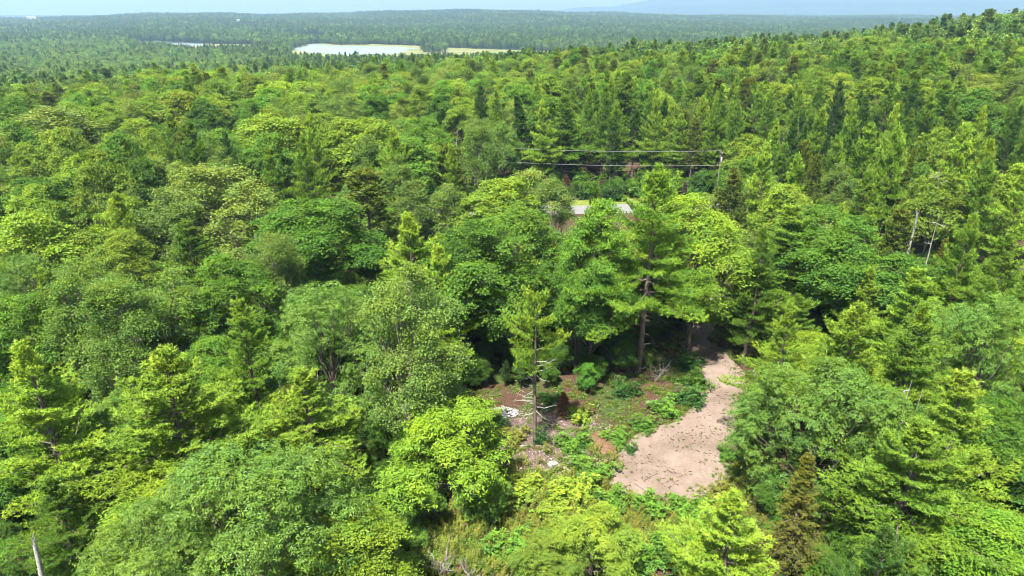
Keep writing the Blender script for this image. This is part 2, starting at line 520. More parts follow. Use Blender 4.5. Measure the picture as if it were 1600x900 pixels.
def broadleaf(seed, lod, H=17.0, R=5.0, kind='maple', cb=.3, clumps=2600):
    rng = np.random.default_rng(seed)
    q = LODB[lod]
    W = Wood(); L = Leaves()
    zb = cb * H; zc = (zb + H) * .5 + .04 * H; hz = (H - zb) * .5
    off = rng.normal(size=2) * .03 * H
    nl = {'maple': 23, 'aspen': 26, 'ash': 23, 'sapling': 16}[kind]
    ii = np.arange(nl) + .5
    cz = 1 - 1.85 * ii / nl                       # from the top down to below the middle
    th = ii * 2.39996 + rng.uniform(0, 6) + rng.normal(size=nl) * .35
    sr = np.sqrt(np.maximum(0, 1 - cz ** 2))
    bulge = 1 + .20 * np.sin(2 * th + rng.uniform(0, 6)) + .14 * np.sin(3 * th + rng.uniform(0, 6))
    if kind == 'aspen':
        k = rng.uniform(.45, .80, nl)
    elif kind == 'sapling':
        k = rng.uniform(.5, .9, nl)
    else:
        k = rng.uniform(.52, .84, nl)
    k = k * (1 + (bulge - 1) * sr)
    lc = np.stack([np.cos(th) * sr * R * k + off[0], np.sin(th) * sr * R * k + off[1], zc + cz * hz * rng.uniform(.70, .90, nl)], 1)
    lr = R * rng.uniform(.22, .42, nl)
    if kind == 'aspen':
        lr = R * rng.uniform(.24, .40, nl)
    lc = np.concatenate([lc, [[off[0], off[1], zc]]]); lr = np.append(lr, R * .5)
    cen = np.array([off[0], off[1], zc - .35 * hz])
    # trunk and limbs
    r0 = .010 * H + .05
    tt = np.linspace(0, 1, 8)
    tp = np.stack([off[0] * tt + .012 * H * np.sin(tt * 5 + seed), off[1] * tt + .012 * H * np.sin(tt * 4 + 2 * seed), tt * (zc + hz * .55)], 1)
    W.tube(tp, r0 * (1 - tt) ** .7 + .02, 8 if lod == 'hi' else 5)
    if lod in ('hi', 'mid'):
        for c, r in zip(lc[:-1], lr[:-1]):
            f = rng.uniform(.35, .9) * min(1, max(.3, (c[2] - .2 * H) / (zc + hz * .55)))
            b0 = np.array([np.interp(f, tt, tp[:, j]) for j in range(3)])
            W.tube(bent(b0, c, rng, 5, .06, .05), np.linspace(.30 * r0 + .02, .02, 5), 5 if lod == 'hi' else 3)
            for _ in range(4 if lod == 'hi' else 2):
                d = unit(rng.normal(size=3) + (0, 0, .7))
                W.tube(bent(b0 * .35 + c * .65, c + d * r * .9, rng, 4, .03, .06), np.linspace(.025, .008, 4), 3)
    # leafy shelves on the lobes: small flattened sprays with gaps between them
    nb = int(clumps * q['nb'])
    w = lr ** 2; w[-1] *= .35
    li = rng.choice(len(lr), nb, p=w / w.sum())
    d = unit(rng.normal(size=(nb, 3)) + unit(lc[li] - cen) * .8 + np.array([0, 0, .30]))
    lo, hi = {'maple': (.72, 1.22), 'aspen': (.30, 1.25), 'ash': (.70, 1.20), 'sapling': (.40, 1.25)}[kind]
    p = lc[li] + d * (lr[li] * rng.uniform(lo, hi, nb))[:, None]
    deep = np.zeros(nb, bool)
    for c, r in zip(lc, lr):
        deep |= np.linalg.norm(p - c, axis=1) < r * .62
    keep = ~(deep & (rng.random(nb) < (.4 if kind in ('aspen', 'sapling') else .8)))
    p = p[keep]; d = d[keep]; nb = len(p)
    br = {'maple': .50, 'aspen': .36, 'ash': .50, 'sapling': .34}[kind] * rng.uniform(.65, 1.35, nb) * q['bs']
    flat = {'maple': .34, 'aspen': .95, 'ash': .40, 'sapling': .7}[kind]
    tilt = unit(d * .55 + np.array([0, 0, 1.0]) + rng.normal(size=(nb, 3)) * .18)      # each shelf faces up and a little outward
    cr = np.clip(.5 + rng.normal(size=nb) * .15, 0, 1)
    ct = np.clip((p[:, 2] - zc) / hz * .4 + rng.normal(size=nb) * .22 + .12, 0, 1) * (.7 if kind != 'ash' else .5)  # lighter towards the crown top: top light put into the leaf colour
    m = max(3, int(q['m'] * {'maple': 1.0, 'aspen': .62, 'ash': 1.0, 'sapling': .62}[kind]))
    if kind in ('ash', 'sapling'):
        st = max(1, m // (6 if lod in ('hi', 'mid') else 4)); per = 6 if lod in ('hi', 'mid') else 4
        m = st * per
        o = rng.normal(size=(nb, st, 3)) * .62
        o = o - tilt[:, None] * ((o * tilt[:, None]).sum(-1, keepdims=True) * (1 - flat))
        sp = p[:, None] + o * br[:, None, None]
        ax = unit(tilt[:, None] + o * .8 + rng.normal(size=(nb, st, 3)) * .25)
        t1 = unit(np.cross(ax, rng.normal(size=(nb, st, 3)))); t2 = np.cross(ax, t1)
        a = (np.arange(per) / per * 6.283)[None, None] + rng.uniform(0, 6.28, (nb, st, 1)) + rng.normal(size=(nb, st, per)) * .3
        rd = t1[:, :, None] * np.cos(a)[..., None] + t2[:, :, None] * np.sin(a)[..., None]
        dd = unit(rd + ax[:, :, None] * rng.uniform(-.1, .6, (nb, st, per, 1)) - np.array([0, 0, .30])).reshape(nb, m, 3)
        nn = unit(ax[:, :, None] + rng.normal(size=(nb, st, per, 3)) * .35).reshape(nb, m, 3)
        pp = (sp[:, :, None] + rd * .03).reshape(nb, m, 3)
        ln = (.185 if kind == 'ash' else .22) * rng.uniform(.65, 1.3, nb * m) * q['ls']; wd = ln * (.40 if kind == 'ash' else .34)
    else:
        o = rng.normal(size=(nb, m, 3)) * .62
        o = o - tilt[:, None] * ((o * tilt[:, None]).sum(-1, keepdims=True) * (1 - flat))
        pp = p[:, None] + o * br[:, None, None]
        nn = unit(tilt[:, None] + rng.normal(size=(nb, m, 3)) * (.42 if kind == 'maple' else .75))
        dd = unit(np.cross(nn, rng.normal(size=(nb, m, 3))) + o * .6 - np.array([0, 0, .22]))
        ln = (.19 if kind == 'maple' else .135) * rng.uniform(.6, 1.35, nb * m) * q['ls']; wd = ln * (.70 if kind == 'maple' else .78)
    N = nb * m
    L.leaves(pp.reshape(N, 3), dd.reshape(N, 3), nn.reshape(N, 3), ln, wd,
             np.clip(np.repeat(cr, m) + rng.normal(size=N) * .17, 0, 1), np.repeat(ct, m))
    return W, L


LIB = {}


def lib(kind, lod, variant):
    """(trunk mesh, crown mesh, joined mesh, height, radius) for a kind, built once"""
    key = (kind, lod, variant)
    if key in LIB:
        return LIB[key]
    sd = 100 + 17 * variant + 1000 * sum(map(ord, kind)) % 7919
    if kind == 'pine':
        H, R = 20.0, 4.4
        W, L = conifer(sd, lod, H, R, cb=(.16, .26, .20, .30)[variant % 4], kind='pine'); wm, lm = M['bark'], M['needle']
    elif kind == 'lonepine':
        H, R = 16.4, 4.4
        W, L = conifer(sd, lod, H, R, cb=.54, kind='pine', loose=1.5); wm, lm = M['bark'], M['needle']
    elif kind == 'openpine':
        H, R = 25.0, 5.6
        W, L = conifer(sd, lod, H, R, cb=.37, kind='pine', loose=1.3); wm, lm = M['bark'], M['needle']
    elif kind == 'red':
        H, R = 19.0, 3.2
        W, L = conifer(sd, lod, H, R, cb=.30, kind='red'); wm, lm = M['bark'], M['spruce']
    elif kind == 'spruce':
        H, R = 18.0, 2.5
        W, L = conifer(sd, lod, H, R, cb=.08, kind='spruce'); wm, lm = M['bark'], M['spruce']
    elif kind == 'maple':
        H, R = 17.0, 4.8
        W, L = broadleaf(sd, lod, H, R, 'maple', .20 + .05 * (variant % 3), 820); wm, lm = M['bark'], M['leaf']
    elif kind == 'aspen':
        H, R = 19.0, 3.6
        W, L = broadleaf(sd, lod, H, R, 'aspen', .13, 1250); wm, lm = M['aspenbark'], M['waxy']
    elif kind == 'ash':
        H, R = 14.0, 5.2
        W, L = broadleaf(sd, lod, H, R, 'ash', .08, 900); wm, lm = M['bark'], M['waxy']
    else:  # sapling
        H, R = 8.0, 3.0
        W, L = broadleaf(sd, lod, H, R, 'sapling', .05, 620); wm, lm = M['bark'], M['leaf']
    if lod in ('hi', 'mid'):
        r = dict(trunk=mesh_from(kind + '_trunk', W, None, (wm,)), crown=mesh_from(kind + '_crown', None, L, (lm,)), H=H, R=R)
    else:
        r = dict(joined=mesh_from(kind + '_tree', W, L, (wm, M[[k for k in M if M[k] == lm][0] + '_mass'])), H=H, R=R)
    r['W'], r['L'], r['wm'], r['lm'] = W, L, wm, M[[k for k in M if M[k] == lm][0] + '_mass']
    LIB[key] = r
    return r


def lib_joined(kind, lod, variant):
    r = lib(kind, lod, variant)
    if 'joined' not in r:
        r['joined'] = mesh_from(kind + '_tree', r['W'], r['L'], (r['wm'], r['lm']))
    return r


NAMES = {'pine': 'white_pine', 'lonepine': 'white_pine', 'openpine': 'white_pine', 'red': 'red_pine', 'spruce': 'spruce_tree', 'maple': 'maple_tree', 'aspen': 'aspen_tree', 'ash': 'ash_tree', 'sapling': 'sapling_tree'}
PLACED = []      # x, y, radius of every tree that stands


def add_empty(name, loc, rot=(0, 0, 0), scale=(1, 1, 1), label=None, cat=None, group=None):
    o = bpy.data.objects.new(name, None)
    o.empty_display_size = .3
    o.location = loc; o.rotation_euler = rot; o.scale = scale
    C.objects.link(o)
    if label: o["label"] = label
    if cat: o["category"] = cat
    if group: o["group"] = group
    return o


def add_mesh(name, me, parent=None, label=None, cat=None, group=None, kind=None, loc=None, color=None):
    o = bpy.data.objects.new(name, me)
    if parent is not None:
        o.parent = parent
    if loc is not None:
        o.location = loc
    if color is not None:
        o.color = (*color, 1)
    C.objects.link(o)
    for k, v in (("label", label), ("category", cat), ("group", group), ("kind", kind)):
        if v: o[k] = v
    return o


def tree(kind, x, y, h, r, tint, label, group=None, lod='mid', variant=0, rz=None, lean=(0, 0), rng=RNG, mirror=False):
    m = lib(kind, lod, variant)
    sz = h / m['H']; sx = r / m['R']
    root = add_empty(NAMES[kind], (x, y, float(ground(x, y)) - .05), (lean[0], lean[1], rng.uniform(0, 6.28) if rz is None else rz), (sx, sx, sz), label, 'tree', group)
    add_mesh('trunk', m['trunk'], root)
    add_mesh('crown', m['crown'], root, color=tint)
    PLACED.append((x, y, r))
    return root


def solve(u, v, h):
    """where a tree of height h stands whose top shows at the picture point u, v"""
    return hit(u, v, h)


# ------------------------------------------------------------------ the setting: terrain, drive, road, lake, marsh
def px_poly(pts):
    return [tuple(hit(u, v)[:2]) for u, v in pts]


DRIVE_PX = [(1066, 528), (1070, 545), (1082, 572), (1098, 592), (1104, 606), (1094, 626), (1072, 646), (1038, 663), (1000, 678), (970, 694), (957, 722), (951, 750), (956, 768),
            (984, 775), (1012, 782), (1042, 791), (1078, 788), (1112, 774), (1138, 745), (1152, 705), (1150, 665), (1152, 632), (1164, 605), (1164, 584), (1150, 566), (1126, 546), (1104, 528)]
DRIVE = px_poly(DRIVE_PX)
a_, b_ = np.array(DRIVE[0]), np.array(DRIVE[-1])
# the drive bends away behind the trees to reach the road
far1 = [(28.0, 92.0), (35.0, 115.0), (41.0, 146.0)]
far2 = [(47.0, 146.0), (40.5, 113.0), (33.0, 92.0)]
DRIVE_FULL = DRIVE + [tuple(p) for p in far2[::-1]] + [tuple(p) for p in far1[::-1]]
CLEAR = px_poly([(735, 612), (800, 604), (900, 606), (960, 596), (1050, 560), (1050, 522), (1110, 515), (1195, 530), (1200, 580), (1190, 700), (1180, 800), (1160, 898), (600, 898), (590, 820), (690, 790), (730, 700)])
ROAD_Y0, ROAD_Y1 = 141.0, 148.0


def road_c(x):
    return 144.5 + .012 * x + 5 * np.sin(x * .011)


def terrain():
    rr = np.concatenate([np.linspace(2, 170, 130), np.geomspace(175, 15000, 130)])
    tt = np.radians(np.linspace(-62, 62, 256))
    Rg, Tg = np.meshgrid(rr, tt, indexing='ij')
    X, Y = Rg * np.sin(Tg), Rg * np.cos(Tg)
    Z = ground(X, Y)
    n, k = Rg.shape
    V = np.stack([X, Y, Z], -1).reshape(-1, 3)
    i = np.arange(n - 1)[:, None] * k; j = np.arange(k - 1)[None]
    F = np.stack([i + j, i + k + j, i + k + j + 1, i + j + 1], -1).reshape(-1, 4)
    # the ground goes on behind the camera
    nv = len(V)
    back = np.array([[-15000, -15000, -2], [15000, -15000, -2], [15000, 12000, -30], [-15000, 12000, -30]], float)
    me = bpy.data.meshes.new("ground")
    me.from_pydata(V.tolist(), [], F[:, ::-1].tolist())
    me.polygons.foreach_set("use_smooth", [True] * len(me.polygons))
    m, nt = new_mat("forest_floor")
    tc = nd(nt, "ShaderNodeTexCoord"); v = tc.outputs["Object"]
    n1 = noise(nt, .35, 6, .6, v); n2 = noise(nt, 2.5, 6, .7, v); n3 = noise(nt, 9.0, 4, .7, v)
    litter = ramp(nt, n3, [(.30, (.022, .012, .008)), (.5, (.065, .036, .022)), (.72, (.15, .10, .075))])
    red = ramp(nt, n2, [(.35, (.034, .018, .010)), (.65, (.080, .046, .027))])
    c = mixc(nt, ramp(nt, n1, [(.42, 0.0), (.6, 1.0)]), litter, red)
    moss = ramp(nt, n2, [(.3, (.022, .040, .010)), (.7, (.06, .10, .02))])
    c = mixc(nt, ramp(nt, noise(nt, .22, 5, .6, v), [(.46, 0.0), (.60, .85)]), c, moss)
    # far off the ground is wooded: dark mottled green
    geo = nd(nt, "ShaderNodeNewGeometry")
    ln = nd(nt, "ShaderNodeVectorMath", operation='LENGTH'); nt.links.new(geo.outputs["Position"], ln.inputs[0])
    far = mth(nt, 'GREATER_THAN', ln.outputs["Value"], 240.0)
    fn = noise(nt, .012, 8, .75, v); fn2 = noise(nt, .0016, 6, .6, v)
    wood = mixc(nt, .45, ramp(nt, fn, [(.35, (.010, .022, .006)), (.65, (.045, .075, .020))]), ramp(nt, fn2, [(.3, (.012, .028, .010)), (.7, (.05, .08, .022))]))
    c = mixc(nt, far, c, wood)
    p = nd(nt, "ShaderNodeBsdfPrincipled"); p.inputs["Roughness"].default_value = .95; p.inputs["Specular IOR Level"].default_value = .1
    nt.links.new(c, p.inputs["Base Color"])
    b = nd(nt, "ShaderNodeBump"); b.inputs["Strength"].default_value = .6; b.inputs["Distance"].default_value = .12
    nt.links.new(n3, b.inputs["Height"]); nt.links.new(b.outputs[0], p.inputs["Normal"])
    o = nd(nt, "ShaderNodeOutputMaterial"); nt.links.new(p.outputs[0], o.inputs[0])
    me.materials.append(m)
    add_mesh("ground", me, kind="structure", label="brown leaf-littered forest floor rising and falling to the hills")


terrain()


def sheet(name, poly, dz, mat, label, step=None, jag=0.0, kind="structure", flatz=None, seed=3):
    """a flat patch over the terrain with a ragged edge: a grid cut to the polygon"""
    rng = np.random.default_rng(seed)
    P = np.array(poly, float)
    # densify and roughen the edge
    E = []
    for k in range(len(P)):
        a, b = P[k], P[(k + 1) % len(P)]
        n = max(2, int(np.linalg.norm(b - a) / step))
        for t in np.arange(n) / n:
            E.append(a * (1 - t) + b * t)
    E = np.array(E)
    if jag:
        E = E + rng.normal(size=E.shape) * jag
        E = (np.roll(E, 1, 0) + 2 * E + np.roll(E, -1, 0)) / 4
    import bmesh
    bm = bmesh.new()
    vs = [bm.verts.new((x, y, 0)) for x, y in E]
    es = [bm.edges.new((vs[k], vs[(k + 1) % len(vs)])) for k in range(len(vs))]
    bmesh.ops.triangle_fill(bm, edges=es, use_beauty=True)
    if flatz is None:
        for _ in range(4):
            long = [e for e in bm.edges if e.calc_length() > step * 2.2]
            if not long: break
            bmesh.ops.subdivide_edges(bm, edges=long, cuts=1)
            bmesh.ops.triangulate(bm, faces=bm.faces[:])
    for v in bm.verts:
        v.co.z = (float(ground(v.co.x, v.co.y)) + dz) if flatz is None else flatz
    for f in bm.faces:
        f.normal_update()
        if f.normal.z < 0: f.normal_flip()
        f.smooth = True
    me = bpy.data.meshes.new(name); bm.to_mesh(me); bm.free()
    me.materials.append(mat)
    return add_mesh(name, me, kind=kind, label=label)


def gravel_mat():
    m, nt = new_mat("sandy_gravel")
    tc = nd(nt, "ShaderNodeTexCoord"); v = tc.outputs["Object"]
    n1 = noise(nt, .5, 6, .65, v); n2 = noise(nt, 7, 5, .7, v); n3 = noise(nt, 30, 3, .7, v)
    c = ramp(nt, n1, [(.3, (.15, .108, .082)), (.55, (.21, .158, .124)), (.75, (.26, .20, .162))])
    c = mixc(nt, ramp(nt, n2, [(.54, 0.0), (.64, .8)]), c, (.075, .042, .026))
    c = mixc(nt, .35, c, ramp(nt, n3, [(.3, (.10, .07, .055)), (.7, (.28, .225, .19))]))
    mp = nd(nt, "ShaderNodeMapping"); mp.inputs["Rotation"].default_value = (0, 0, .5); mp.inputs["Scale"].default_value = (1.0, .16, 1)
    nt.links.new(v, mp.inputs[0])
    rut = noise(nt, 1.3, 5, .6, mp.outputs[0])          # long worn streaks where wheels run
    c = mixc(nt, ramp(nt, rut, [(.50, 0.0), (.70, .22)]), c, (.115, .072, .050))
    damp = noise(nt, .16, 4, .6, v)
    c = mixc(nt, ramp(nt, damp, [(.46, 0.0), (.62, .62)]), c, (.115, .085, .062))
    p = nd(nt, "ShaderNodeBsdfPrincipled"); p.inputs["Roughness"].default_value = .95; p.inputs["Specular IOR Level"].default_value = .1
    nt.links.new(c, p.inputs["Base Color"])
    b = nd(nt, "ShaderNodeBump"); b.inputs["Strength"].default_value = .7; b.inputs["Distance"].default_value = .08
    nt.links.new(n2, b.inputs["Height"]); nt.links.new(b.outputs[0], p.inputs["Normal"])
    o = nd(nt, "ShaderNodeOutputMaterial"); nt.links.new(p.outputs[0], o.inputs[0])
    return m


M['gravel'] = gravel_mat()
M['asphalt'] = plain('worn_pale_asphalt', (.13, .127, .122), (.19, .185, .178), 3, .9, .1)
M['verge'] = plain('mown_verge', (.07, .10, .015), (.16, .18, .032), 1.2, .95, .3)
M['chips'] = plain('bark_litter', (.03, .02, .014), (.16, .115, .095), 6, .95, .6)
M['soil'] = plain('orange_sandy_soil', (.085, .045, .022), (.15, .09, .05), 3, .95, .6)
M['marsh'] = plain('pale_marsh_grass', (.10, .12, .035), (.20, .19, .075), .02, .95)
sheet('driveway', DRIVE_FULL, .03, M['gravel'], 'pinkish sandy gravel drive that widens into a turning place', .7, .30)
sheet('litter_patch', px_poly([(770, 640), (800, 655), (850, 648), (905, 640), (935, 655), (935, 690), (900, 720), (880, 745), (840, 738), (790, 715), (760, 690)]), .015, M['chips'],
      'grey-brown patch of bark and leaf litter round the bare-trunked pine', 1.0, .25, seed=9)
xs = np.linspace(-130, 190, 60)
sheet('road', [(x, road_c(x) - 3.6) for x in xs] + [(x, road_c(x) + 3.6) for x in xs[::-1]], .06, M['asphalt'], 'pale grey country road glimpsed through the trees', 3.0)
sheet('road_verge', [(x, road_c(x) + 3.6) for x in xs] + [(x, road_c(x) + 8.5 + 1.2 * math.sin(x * .3)) for x in xs[::-1]], .03, M['verge'], 'yellow-green mown verge on the far side of the road', 3.0)


def water_mat():
    m, nt = new_mat("lake_water")
    p = nd(nt, "ShaderNodeBsdfPrincipled")
    p.inputs["Base Color"].default_value = (.22, .27, .30, 1)
    p.inputs["Roughness"].default_value = .25
    p.inputs["IOR"].default_value = 1.33
    n = noise(nt, .25, 4, .6, nd(nt, "ShaderNodeTexCoord").outputs["Object"])
    b = nd(nt, "ShaderNodeBump"); b.inputs["Strength"].default_value = .15; b.inputs["Distance"].default_value = .3
    nt.links.new(n, b.inputs["Height"]); nt.links.new(b.outputs[0], p.inputs["Normal"])
    o = nd(nt, "ShaderNodeOutputMaterial"); nt.links.new(p.outputs[0], o.inputs[0])
    return m


M['water'] = water_mat()


def flat_px(pts, z):
    out = []
    for u, v in pts:
        d = ray(u, v); t = (z - CAM_H) / d[2]
        out.append((d[0] * t, d[1] * t))
    return out


ZW = -23.4
MARSH = [flat_px([(452, 76), (476, 68.2), (530, 67.5), (640, 71), (700, 75), (830, 78), (900, 84), (880, 104), (700, 112), (560, 106), (455, 102)], ZW - .2),
         flat_px([(205, 66.5), (240, 65), (300, 67), (350, 69), (400, 70), (400, 84), (300, 86), (220, 78)], ZW - .2),
         flat_px([(415, 60.5), (470, 58), (570, 57), (575, 60), (560, 65.5), (440, 66), (412, 65)], ZW - .2)]
LAKE = [flat_px([(474, 71), (486, 69), (500, 68.5), (512, 71.5), (530, 71), (548, 72.5), (575, 71.8), (600, 73.5), (622, 72.5), (640, 74.6), (655, 75), (650, 76.5), (628, 77.2), (640, 79), (622, 81), (628, 84), (590, 85.5), (560, 84.5), (540, 86), (505, 82.5), (480, 83), (470, 80), (464, 78.5), (462, 76), (468, 74.5)], ZW),
        flat_px([(262, 67.6), (290, 67.2), (318, 69.0), (330, 71.5), (300, 72.2), (280, 70.6), (258, 70.0)], ZW)]
ISLES = [flat_px([(424, 64), (452, 62), (476, 66), (478, 71), (462, 75), (430, 74)], ZW), flat_px([(512, 60), (556, 58), (600, 62), (572, 70.2), (530, 70.5), (508, 68)], ZW), flat_px([(655, 80), (690, 79), (700, 82), (668, 83)], ZW)]
sheet('lake', LAKE[0], 0, M['water'], 'pale still lake in the valley beyond the woods', 40, 7, flatz=ZW)
sheet('lake', LAKE[1], 0, M['water'], 'narrow strip of water in the marsh left of the lake', 40, 5, flatz=ZW)
for k, pm in enumerate(MARSH):
    sheet('marsh', pm, 0, M['marsh'], ('pale yellow marsh meadow round the lake', 'thin pale marsh strip at the far wood left of the lake', 'straw-coloured marsh meadow behind the lake')[k], 40, 16, flatz=ZW - .25 + .02 * k)


